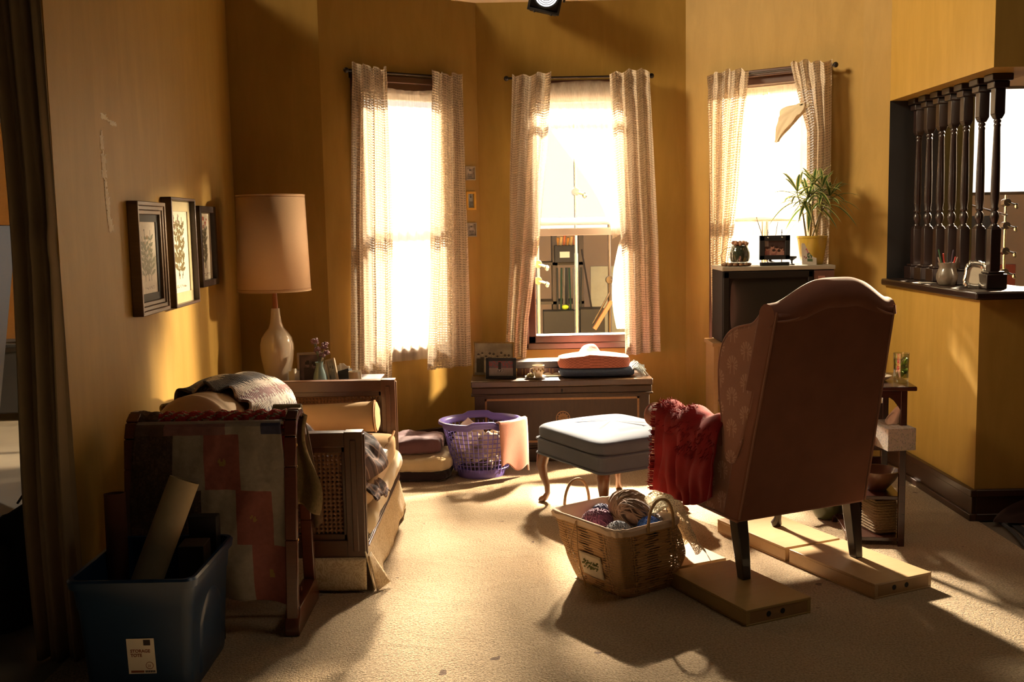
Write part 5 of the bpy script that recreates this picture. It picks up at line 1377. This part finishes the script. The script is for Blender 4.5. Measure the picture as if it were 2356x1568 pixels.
def ger(u, v):
    c = (.70, .62, .52)
    if math.hypot(u-.5, (v-.72)*1.2) < .22 and nz(u*14, v*18, 2) > -.12: c = (.45, .08, .10) if nz(u*20, v*20, 5) > 0 else (.62, .25, .26)
    if math.hypot(u-.55, (v-.45)*1.4) < .2 and nz(u*12, v*12, 8) > -.1: c = (.06, .13, .06)
    if math.hypot(u-.22, (v-.35)*1.4) < .12 and nz(u*16, v*16, 9) > 0: c = (.25, .05, .05)
    if .38 < u < .72 and .15 < v < .30: c = (.10, .16, .07)
    return c
B().grid(lambda u, v: (lerp(-.045, .045, u), 0, .132*v), 30, 44, col=ger).build('card', M_print, r, solid=.001, smooth=False)

# ---------------- tiered side table at the right ----------------
M_cherry0 = M_cherry; M_cherry = wood('dark_mahogany', (.035, .009, .005), (.06, .017, .009), .25)
r = thing('tiered_side_table', 'dark reddish tall side table with three shelves, right of the armchair', 'side table', (1.68, 4.865, 0), R(-8))
hx, hy = .115, .19
for x in (-hx, hx):
    for y in (-hy, hy): B().box(x-.014, x+.014, y-.014, y+.014, 0, .725).build('leg', M_cherry, r, bevel=.002)
B().box(-hx-.05, hx+.05, -hy-.04, hy+.04, .725, .745).build('tabletop', M_cherry, r, bevel=.005)
b = B().box(-hx, hx, -hy-.008, -hy+.008, .69, .725); b.box(-hx, hx, hy-.008, hy+.008, .69, .725); b.box(-hx-.008, -hx+.008, -hy, hy, .69, .725); b.box(hx-.008, hx+.008, -hy, hy, .69, .725)
b.build('apron', M_cherry, r)
for s in (-1, 1):
    B().prism([(0, .69), (s*-.05, .69), (s*-.03, .675), (s*-.012, .65), (0, .63)], -hy-.006, -hy+.006, 'y', M=Matrix.Translation((s*(hx-.012), 0, 0))).build('bracket', M_cherry, r)
for z in (.445, .215, .02): B().box(-hx, hx, -hy, hy, z, z+.018).build('shelf', M_cherry, r, bevel=.002)
B().box(-hx+.01, hx-.01, hy-.012, hy-.002, .463, .60).build('back_panel', M_cherry, r)
TM = Matrix.Translation((1.68, 4.865, 0)) @ Matrix.Rotation(R(-8), 4, 'Z')
def tt(x, y, z): return tuple(TM @ Vector((x, y, z)))
r = thing('drinking_glass', 'tall glass of iced water with lime on the side table', 'glass', tt(.125, -.085, .7455))
B().lathe([(.030, 0), (.033, .004), (.034, .02), (.036, .135), (.0345, .135), (.032, .022), (0, .018)], 36).build('glass', M_drink, r)
B().lathe([(.0312, .023), (.0335, .105), (0, .105)], 32).build('water', glassm('iced_water', (.86, .88, .72), .06), r)
for k in range(8):
    a = k*1.7; B().box(-.009, .009, -.009, .009, -.009, .009, Matrix.Translation((.016*math.cos(a), .016*math.sin(a), .045+.009*k)) @ Matrix.Rotation(a, 4, (1, .6, .2))).build('ice_cube', glassm('ice_%d' % k, (.95, .95, .9), .3), r, bevel=.002)
for k, (a, z) in enumerate(((.3, .05), (2.2, .085), (-.9, .10), (-2, .04))):
    B().lathe([(0, -.002), (.015, -.002), (.015, .002), (0, .002)], 20, M=Matrix.Translation((.021*math.cos(a), .021*math.sin(a), z)) @ Matrix.Rotation(1.2, 4, (math.sin(a), -math.cos(a), .3))).build('lime_slice', plain('lime_%d' % k, (.30, .42, .06), .4, ns=60, var=.5), r)
r = thing('white_dish', 'small white dish behind the chair edge on the side table', 'dish', tt(.04, -.03, .7455))
B().lathe([(.025, 0), (.045, .012), (.056, .022), (.052, .022), (.025, .005), (0, .004)], 32).build('dish', M_china, r)
B().blob((0, 0, .028), .028, 14, 10, .4, 3, 2, (1, 1, .6)).build('napkin', M_paper, r)
def tbf(u, v):
    k = (.55, .50, .44)
    if nz(u*28, v*16, 3) > .28: k = (.36, .36, .36)
    if nz(u*22, v*13, 9) > .38: k = (.40, .42, .30)
    return k
r = thing('tissue_box', 'floral tissue box with a tissue pulled up, jutting out on the upper shelf', 'tissue box', tt(.065, -.165, .4635), R(6))
b = B(); X0, X1, Y0, Y1, Z1_ = -.065, .065, -.115, .115, .100
b.grid(lambda u, v: (lerp(X0, X1, u), Y0, Z1_*v), 30, 20, col=tbf); b.grid(lambda u, v: (X0, lerp(Y1, Y0, u), Z1_*v), 44, 20, col=tbf)
b.grid(lambda u, v: (X1, lerp(Y0, Y1, u), Z1_*v), 44, 20, col=tbf); b.grid(lambda u, v: (lerp(X1, X0, u), Y1, Z1_*v), 30, 20, col=tbf); b.grid(lambda u, v: (lerp(X0, X1, u), lerp(Y0, Y1, v), Z1_), 30, 40, col=tbf)
b.build('box', M_attr, r, smooth=False)
b = B()
for x in (-.026, .026): b.box(x-.0015, x+.0015, -.09, .09, Z1_, Z1_+.0006)
b.build('opening_edge', M_brass, r)
def tis(u, v):
    w = lerp(.035, .075, v*(1-v)*3.2); return ((u-.5)*w*1.2+.035*v*v, -.02+.02*math.sin(u*7)*v, Z1_+.105*v*(1-.35*abs(u-.65)*2)+.0)
B().grid(tis, 18, 16).build('tissue', M_paper, r, solid=.001)
for k, (lb, col, rz) in enumerate((('lower cream book on the upper shelf left of the tissue box', (.45, .32, .2), .1), ('upper book with red cover lying left of the tissue box', (.25, .05, .03), -.05))):
    q = thing('shelf_book', lb, 'book', tt(-.045, -.10, .4635+.024*k), R(-8)+rz)
    b = B().box(-.045, .045, -.075, .075, 0, .003); b.box(-.045, .045, -.075, .075, .020, .023); b.box(-.045, -.042, -.075, .075, 0, .023); b.build('cover', plain('lying_cover_%d' % k, col, .5), q)
    B().box(-.042, .043, -.073, .073, .003, .020).build('pages', M_pages, q)
r = thing('terracotta_bowl', 'wide brown bowl with a paler rim on the middle shelf', 'bowl', tt(.03, -.06, .2335))
B().lathe([(.045, 0), (.05, .006), (.085, .05), (.104, .085), (.107, .095), (.099, .095), (.08, .052), (.045, .012), (0, .010)], 40).build('bowl', plain('brown_stoneware', (.13, .055, .03), .35, ns=20, var=.3, coat=.3), r)
r = thing('wicker_box', 'small woven straw box with lid on the bottom shelf', 'basket', tt(.045, -.06, .0385), R(10))
M_straw = plain('woven_straw', (.22, .14, .06), .8, ns=120, var=.5, bst=1, bs=130, bd=.006)
b = B()
for k in range(9): b.tube([(x, y, .008+k*.0135) for x, y in rrect(.052, .07, .02)], .0072, 6, closed=True)
b.build('body', M_straw, r)
b = B()
for k in range(3): b.tube([(x, y, .128+k*.011) for x, y in rrect(.056-.004*k, .074-.004*k, .02)], .0065, 6, closed=True)
b.box(-.048, .048, -.066, .066, .145, .155); b.build('lid', M_straw, r)
r = thing('olive_pot', 'round olive green bowl with a stub handle on the floor behind the chair leg', 'bowl', (1.575, 5.13, 0))
B().lathe([(.04, 0), (.06, .01), (.083, .05), (.088, .085), (.082, .087), (.076, .05), (.05, .015), (0, .012)], 36).build('bowl', plain('olive_glaze', (.07, .075, .025), .35, coat=.3), r)
B().tube([(-.083, 0, .075), (-.13, -.01, .085), (-.16, -.015, .092)], [.012, .010, .012], 10).build('handle', M_darkwood, r)
tag(B().prism([(0, 0), (.13, 0), (.15, .26), (.12, .31), (.05, .31), (.02, .26)], 0, .02).build('leaning_tray', M_cherry, bevel=.004), 'dark wooden tray leaning behind the side table legs', 'tray')
bpy.context.view_layer.update(); o = bpy.data.objects['leaning_tray']; o.location = (1.72, 5.12, .002); o.rotation_euler = (R(-8), 0, R(-8))

# ---------------- half wall: balusters and ledge things ----------------
ZL = 1.1355
M_bal = wood('dark_turned_wood', (.012, .005, .004), (.022, .009, .007), .35, (3, 3, 20), .4)
r = thing('baluster', 'dark turned baluster', 'baluster', (2.42, 5.24, ZL), 0, 'turned balusters above the half wall')
b = B().box(-.052, .052, -.052, .052, 0, .075); b.box(-.042, .042, -.042, .042, .075, .088); b.build('base_block', M_bal, r, bevel=.005)
b = B().box(-.026, .026, -.026, .026, .07, .30)
b.prism([(-.026, -.026), (.026, -.026), (.026, .026), (-.026, .026)], .30, .315, 'z', f=lambda p: (p.x*(1 if p.z < .31 else .6), p.y*(1 if p.z < .31 else .6), p.z))
b.build('lower_square', M_bal, r, bevel=.004)
B().lathe([(.018, .30), (.017, .32), (.013, .325), (.020, .345), (.023, .36), (.019, .378), (.012, .388), (.019, .396), (.0195, .402), (.0165, .41), (.0215, .45), (.020, .60), (.015, .80), (.0165, .805), (.0165, .812), (.0135, .818), (.0175, .824), (.0175, .832), (.014, .838), (.018, .85)], 20).build('turned_shaft', M_bal, r)
b = B().box(-.026, .026, -.026, .026, .86, 1.01); b.prism([(-.026, -.026), (.026, -.026), (.026, .026), (-.026, .026)], .838, .862, 'z', f=lambda p: (p.x*(1 if p.z > .85 else .62), p.y*(1 if p.z > .85 else .62), p.z)); b.build('upper_square', M_bal, r, bevel=.004)
b = B().box(-.040, .040, -.040, .040, .985, 1.02); b.box(-.052, .052, -.052, .052, 1.02, 1.0545); b.build('cap_block', M_bal, r, bevel=.006)
labs = ['nearest dark turned baluster, at the free end of the half wall', 'second dark baluster from the free end, behind the silver frame', 'third dark baluster from the free end of the half wall', 'middle one of the seven dark balusters on the half wall', 'third dark baluster from the room corner', 'second dark baluster from the room corner', 'farthest dark turned baluster, beside the room corner']
r['label'] = labs[0]
for k, y in enumerate((5.41, 5.595, 5.75, 5.91, 6.08, 6.235)):
    c = r.copy(); C.objects.link(c); c.location = (2.42, y, ZL); c['label'] = labs[k+1]
    for ch in r.children:
        q = ch.copy(); C.objects.link(q); q.parent = c
r = thing('pencil_pot', 'grey brown stoneware jar holding pens on the half wall ledge', 'pot', (2.335, 5.58, ZL))
B().lathe([(.038, 0), (.045, .006), (.056, .035), (.056, .06), (.045, .085), (.042, .098), (.050, .120), (.046, .120), (.038, .098), (.04, .08), (.04, .02), (0, .015)], 36).build('jar', plain('mottled_stoneware', (.15, .12, .085), .35, ns=14, var=.6, coat=.4), r)
pc = [(.45, .04, .03), (.02, .02, .02), (.03, .10, .04), (.30, .25, .2), (.35, .03, .02), (.05, .05, .08), (.25, .2, .17)]
for k in range(7):
    a = k*.9+.3; q = tag(B().tube([(0, 0, 0), (0, 0, .135+.02*(k % 3))], .0038, 8).build('pen', plain('pen_%d' % k, pc[k], .35, bst=0)), ['red pen', 'black pen', 'green pen', 'grey pencil', 'dark red pen', 'navy pen', 'pale grey brush'][k]+' standing in the stoneware jar on the ledge', 'pen', 'pens in the stoneware jar')
    q.location = (2.335+.012*math.cos(a), 5.58+.012*math.sin(a), ZL+.02); q.rotation_euler = (-.26*math.sin(a), .28*math.cos(a), 0)
r = thing('silver_photo_frame', 'ornate silver scalloped frame with blank bright glass leaning on the ledge', 'picture frame', (2.335, 5.275, ZL+.002), .0); r.rotation_euler = (R(-14), R(9), R(-22))
M_silver = plain('polished_silver', (.72, .66, .56), .25, .9, ns=50, var=.15, bst=.1)
def sfr(u, v):
    a = 2*PI*u; sc = 1+.06*abs(math.sin(a*7)); k = lerp(.62, sc, v); sp = lambda c: math.copysign(abs(c)**.5, c)
    return (.048*sp(math.cos(a))*k, -.010*math.sin(v*PI), .065+.066*sp(math.sin(a))*k+(.008 if math.sin(a) > .8 else 0)*v)
B().grid(sfr, 112, 6, cu=True).build('frame', M_silver, r, solid=.003)
B().grid(lambda u, v: (lerp(-.031, .031, u), -.002, lerp(.022, .108, v)), 2, 2).build('photo', plain('bright_photo', (.68, .60, .46), .25, bst=0), r)
B().box(-.008, .008, .0, .05, 0.002, .006).build('easel_leg', M_silver, r)
r = tag(B().box(-.05, .05, -.035, .035, 0, .002).build('note_paper', M_paper, smooth=False), 'scrap of note paper lying on the ledge left of the stoneware jar', 'paper'); r.location = (2.30, 5.80, ZL); r.rotation_euler = (0, 0, .3)
# patterned rug and dark cable beyond the carpet edge
def rugc(u, v):
    k = nz(u*16, v*20, 3); c = (.16, .05, .04) if k > .05 else ((.22, .15, .10) if k > -.2 else (.07, .04, .05)); return c if .03 < u else (.03, .03, .035)
def rugf(u, v):
    y = lerp(3.2, 5.02, v); x0 = 2.42-.13*((5.02-y)/.7)-.03*nz(y*2, 1) if y > 4.2 else 2.26-.05*(4.2-y); return (lerp(max(2.0, x0), 3.6, u), y, .004+.003*nz(u*6, v*6))
tag(B().grid(rugf, 60, 50, col=rugc).build('patterned_rug', M_attr, solid=.006), 'dark red patterned rug at the right edge beyond the beige carpet', 'rug')
def cordp(t): y = lerp(5.04, 3.3, t); x = 2.38-.13*((5.02-y)/.7)-.03*nz(y*2, 1) if y > 4.2 else 2.2285-.05*(4.2-y); return (x, y, .012)
tag(B().tube([cordp(k/30) for k in range(31)], .010, 8).build('carpet_binding', plain('dark_binding', (.035, .035, .04), .8)), 'dark cord running along the carpet edge at the right', 'cord')
def flf(u, v): a = 2*PI*u; return (2.62+.30*math.cos(a)*(1-.8*v**2)*(1+.15*nz(u*9, 1)), 4.98-.03+.045*math.sin(a)*(1-v), .02+.10*v*(1+.4*math.sin(a*3)))
tag(B().grid(flf, 30, 8, cu=True).build('dark_cloth_bundle', plain('dark_brown_cloth', (.035, .015, .012), .9)), 'dark brown cloth bundle on the floor against the half wall end', 'cloth')

# ---------------- stage light above the back wall ----------------
r = thing('stage_light', 'black fresnel stage light with bright ringed lens above the back wall', 'stage light', (.262, 6.93, 2.955)); r.rotation_euler = (R(4), R(13), 0)
B().box(-.095, .095, -.01, .17, -.085, .12).build('housing', M_black, r, bevel=.01)
b = B()
for q in ((-.105, .105, -.100, -.085), ): b.box(q[0], q[1], -.03, .0, q[2], q[3]); 
b.box(-.105, -.09, -.03, 0, -.1, .12); b.box(.09, .105, -.03, 0, -.1, .12); b.box(-.105, .105, -.03, 0, .10, .12); b.build('colour_frame_holder', M_black, r, bevel=.002)
for x in (-.055, .055): B().blob((x, -.02, -.104), .008, 8, 6).build('wing_nut', M_black, r)
M_lens = emit('lit_lens', (1, .93, .90), 2.6)
b = B()
for k in range(5):
    r0_, r1_ = .015+.0125*k, .015+.0125*(k+1)-.0035; b.lathe([(r0_, -.004), (r1_, .004)], 40, caps=False, M=Matrix.Translation((0, -.034, .01)) @ Matrix.Rotation(PI/2, 4, 'X'))
b.lathe([(0, .0), (.012, .002)], 24, caps=False, M=Matrix.Translation((0, -.034, .01)) @ Matrix.Rotation(PI/2, 4, 'X')); b.build('lens', M_lens, r)
B().lathe([(.088, -.02), (.088, .02), (.080, .02), (.080, -.02)], 40, caps=False, M=Matrix.Translation((0, -.03, .01)) @ Matrix.Rotation(PI/2, 4, 'X')).build('lens_ring', M_steel, r)
B().tube([(-.12, .07, .0), (-.12, .07, .2), (.12, .07, .2), (.12, .07, .0)], .008, 8).build('yoke', M_iron, r)
B().box(-.02, .02, .05, .09, .2, .34).build('clamp', M_iron, r)
tag(B().tube([(-1.6, 7.02, 3.27), (2.0, 7.02, 3.27)], .024, 12).build('lighting_pipe', M_steel), 'horizontal steel pipe carrying the stage light above the set walls', 'pipe')
b = B()
for x in (-1.4, 1.8): b.tube([(x, 7.4, 0), (x, 7.4, 3.25)], .024, 10)
for x in (-1.4, 1.8): b.tube([(x, 7.42, 3.27), (x, 7.0, 3.27)], .018, 10)
tag(b.build('pipe_uprights', M_steel), 'pair of steel posts behind the set holding up the lighting pipe', 'pipe')

# ---------------- studio gear outside the windows ----------------
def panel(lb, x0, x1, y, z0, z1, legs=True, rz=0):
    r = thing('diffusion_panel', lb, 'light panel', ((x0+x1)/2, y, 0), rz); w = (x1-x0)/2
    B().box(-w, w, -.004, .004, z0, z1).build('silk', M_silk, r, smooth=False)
    b = B()
    for q in ((-w-.025, -w, z0-.025, z1+.025), (w, w+.025, z0-.025, z1+.025), (-w, w, z0-.025, z0), (-w, w, z1, z1+.025)): b.box(q[0], q[1], -.0125, .0125, q[2], q[3])
    b.build('frame', M_steel, r)
    if legs:
        for s in (-1, 1):
            B().tube([(s*(w+.04), 0, 0), (s*(w+.04), 0, z0+.3)], .016, 8).build('stand_pole', M_steel, r)
            b = B()
            for a in (0.5, 2.6, 4.7): b.tube([(s*(w+.04), 0, .28), (s*(w+.04)+.3*math.cos(a), .3*math.sin(a), .02)], .011, 6)
            b.build('stand_feet', M_steel, r)
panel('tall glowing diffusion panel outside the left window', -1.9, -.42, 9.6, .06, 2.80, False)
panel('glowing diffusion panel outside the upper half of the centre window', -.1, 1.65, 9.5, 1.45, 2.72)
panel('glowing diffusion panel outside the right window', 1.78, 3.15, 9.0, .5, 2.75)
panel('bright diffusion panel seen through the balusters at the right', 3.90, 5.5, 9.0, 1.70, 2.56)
def cstand(lb, x, y, h, knuckles, arm_=None, mat=M_steel):
    r = thing('light_stand', lb, 'stand', (x, y, 0))
    B().tube([(0, 0, .30), (0, 0, h*.55)], .016, 10).build('pole', mat, r); B().tube([(0, 0, h*.5), (0, 0, h)], .012, 10).build('riser', mat, r)
    for a in (.4, 2.5, 4.6): B().tube([(0, 0, .36), (.12*math.cos(a), .12*math.sin(a), .33), (.36*math.cos(a), .36*math.sin(a), .02)], .011, 8).build('leg', mat, r)
    for z in knuckles:
        b = B().lathe([(.03, -.03), (.034, 0), (.03, .03)], 14, M=Matrix.Translation((0, 0, z)) @ Matrix.Rotation(PI/2, 4, 'X')); b.tube([(0, -.02, z), (.06, -.03, z-.02)], .010, 8); b.blob((.07, -.035, z-.03), .018, 10, 6, flat=(1, .6, 1.3)); b.build('knuckle', mat, r)
    if arm_: B().tube([(0, -.03, arm_[0]), (arm_[1], -.03, arm_[2])], .008, 8).build('arm', mat, r)
cstand('bright chrome stand pole in the middle of the centre window view', .522, 8.3, 2.3, (1.75,))
cstand('chrome stand with knuckles at the left edge of the centre window', .215, 8.2, 2.1, (1.19, 1.06))
cstand('dark tripod stand right of centre outside the centre window', .79, 8.35, 1.9, (1.05,), (.95, -.14, .70), M_iron)
B_ = B().beam((.80, 8.32, .88), (.66, 8.30, .66), .03, .03); tag(B_.build('brown_strut', plain('tan_brown_metal', (.12, .04, .014), .5)), 'tan brown strut leaning by the dark tripod outside', 'strut')
cstand('grip stand with knuckles seen through the balusters at the right', 3.92, 8.3, 1.66, (1.60, 1.42, 1.22, 1.05), (1.50, -.35, 1.60))
r = thing('storage_rack', 'dark grey steel rack with shelves seen through the centre window', 'shelving', (.40, 10.9, 0))
b = B()
for x in (-.60, .03, .30): b.box(x, x+.05, -.2, -.16, 0, 2.3); b.box(x, x+.05, .16, .2, 0, 2.3)
b.build('upright', plain('grey_brown_steel', (.05, .036, .03), .6), r)
for z in (.12, .68, 1.08, 1.7): B().box(-.60, .35, -.2, .2, z, z+.03).build('shelf', plain('rack_shelf_%d' % int(z*100), (.035, .027, .022), .6), r)
for k in range(9):
    x = .47+.028*k; c = [(.02, .022, .02), (.012, .035, .02), (.12, .11, .10), (.008, .008, .008)][k % 4]
    tag(B().tube([(x, 10.55, .36), (x+.02*math.sin(k), 10.56, 1.06)], .010, 8).build('stand_pole', plain('pole_colour_%d' % (k), c, .4, .3)), ['grey', 'green', 'pale steel', 'black'][k % 4]+' pole in the bundle hanging under the black box on the rack', 'pole', 'poles bundled at the rack')
bx('black_case', (.56, 10.72, 1.112), (.22, .25, .17), 0, M_black, 'black box with white label on the rack outside the centre window', 'case')
tag(B().box(.50, .60, 10.585, 10.592, 1.16, 1.22).build('white_label', M_paper, smooth=False), 'white label on the black box outside the centre window', 'label')
for k in range(6): tag(B().tube([(.48+.035*k, 10.72, 1.285), (.49+.035*k, 10.70, 1.36+.012*(k % 3))], .014, 8).build('wooden_wedge', plain('wedge_%d' % k, [(.5, .22, .04), (.6, .4, .15), (.45, .12, .04)][k % 3], .6)), 'orange tan wooden wedge standing on top of the black box', 'wedge', 'wedges on the black box')
bx('milk_crate', (.50, 10.50, .0), (.36, .24, .635), 0, M_black, 'black crate on the studio floor under the hanging poles', 'crate')
bx('black_flight_case', (.80, 10.4, .0), (.24, .3, .66), 0, M_black, 'tall black case right of the chrome pole outside', 'case')
tag(B().blob((.545, 10.5, .665), .035, 12, 8, flat=(1, .5, .7)).build('lime_tape_roll', plain('lime_green', (.42, .60, .03), .6)), 'lime green tape roll on the hanging poles', 'tape')
bx('grey_flat', (1.02, 11.0, 0), (.36, .03, 1.05), 0, plain('grey_green_board', (.30, .31, .26), .7), 'grey green board standing against the far studio wall', 'board')
tag(B().tube([(.70, 10.3, 1.25), (.86, 10.3, .25)], .010, 6).build('thin_rod', M_iron), 'thin dark rod leaning right of the chrome pole outside', 'rod')
def hang(u, v): return (lerp(.86-.05*math.sin(v*2.8), 1.0, u), 8.25+.03*math.sin(u*12), lerp(1.30, .88+.06*abs(u-.3), v))
tag(B().grid(hang, 20, 20).build('hanging_cloth', M_paper, solid=.004), 'white cloth hanging outside at the right edge of the centre window', 'cloth')
bx('dark_flag', (3.70, 8.6, 0), (.9, .05, 1.1), 0, plain('maroon_board', (.10, .02, .02), .7), 'dark maroon board on the floor beyond the balusters', 'board')
bx('black_drape_box', (4.25, 9.75, .9), (.45, .1, .6), .1, M_black, 'black hood hanging behind the grip stand at the right', 'equipment')
bx('equipment_stand_table', (4.25, 9.75, 0), (.55, .3, .9), .1, M_darkwood, 'dark cabinet beneath the black hood beyond the balusters', 'cabinet')
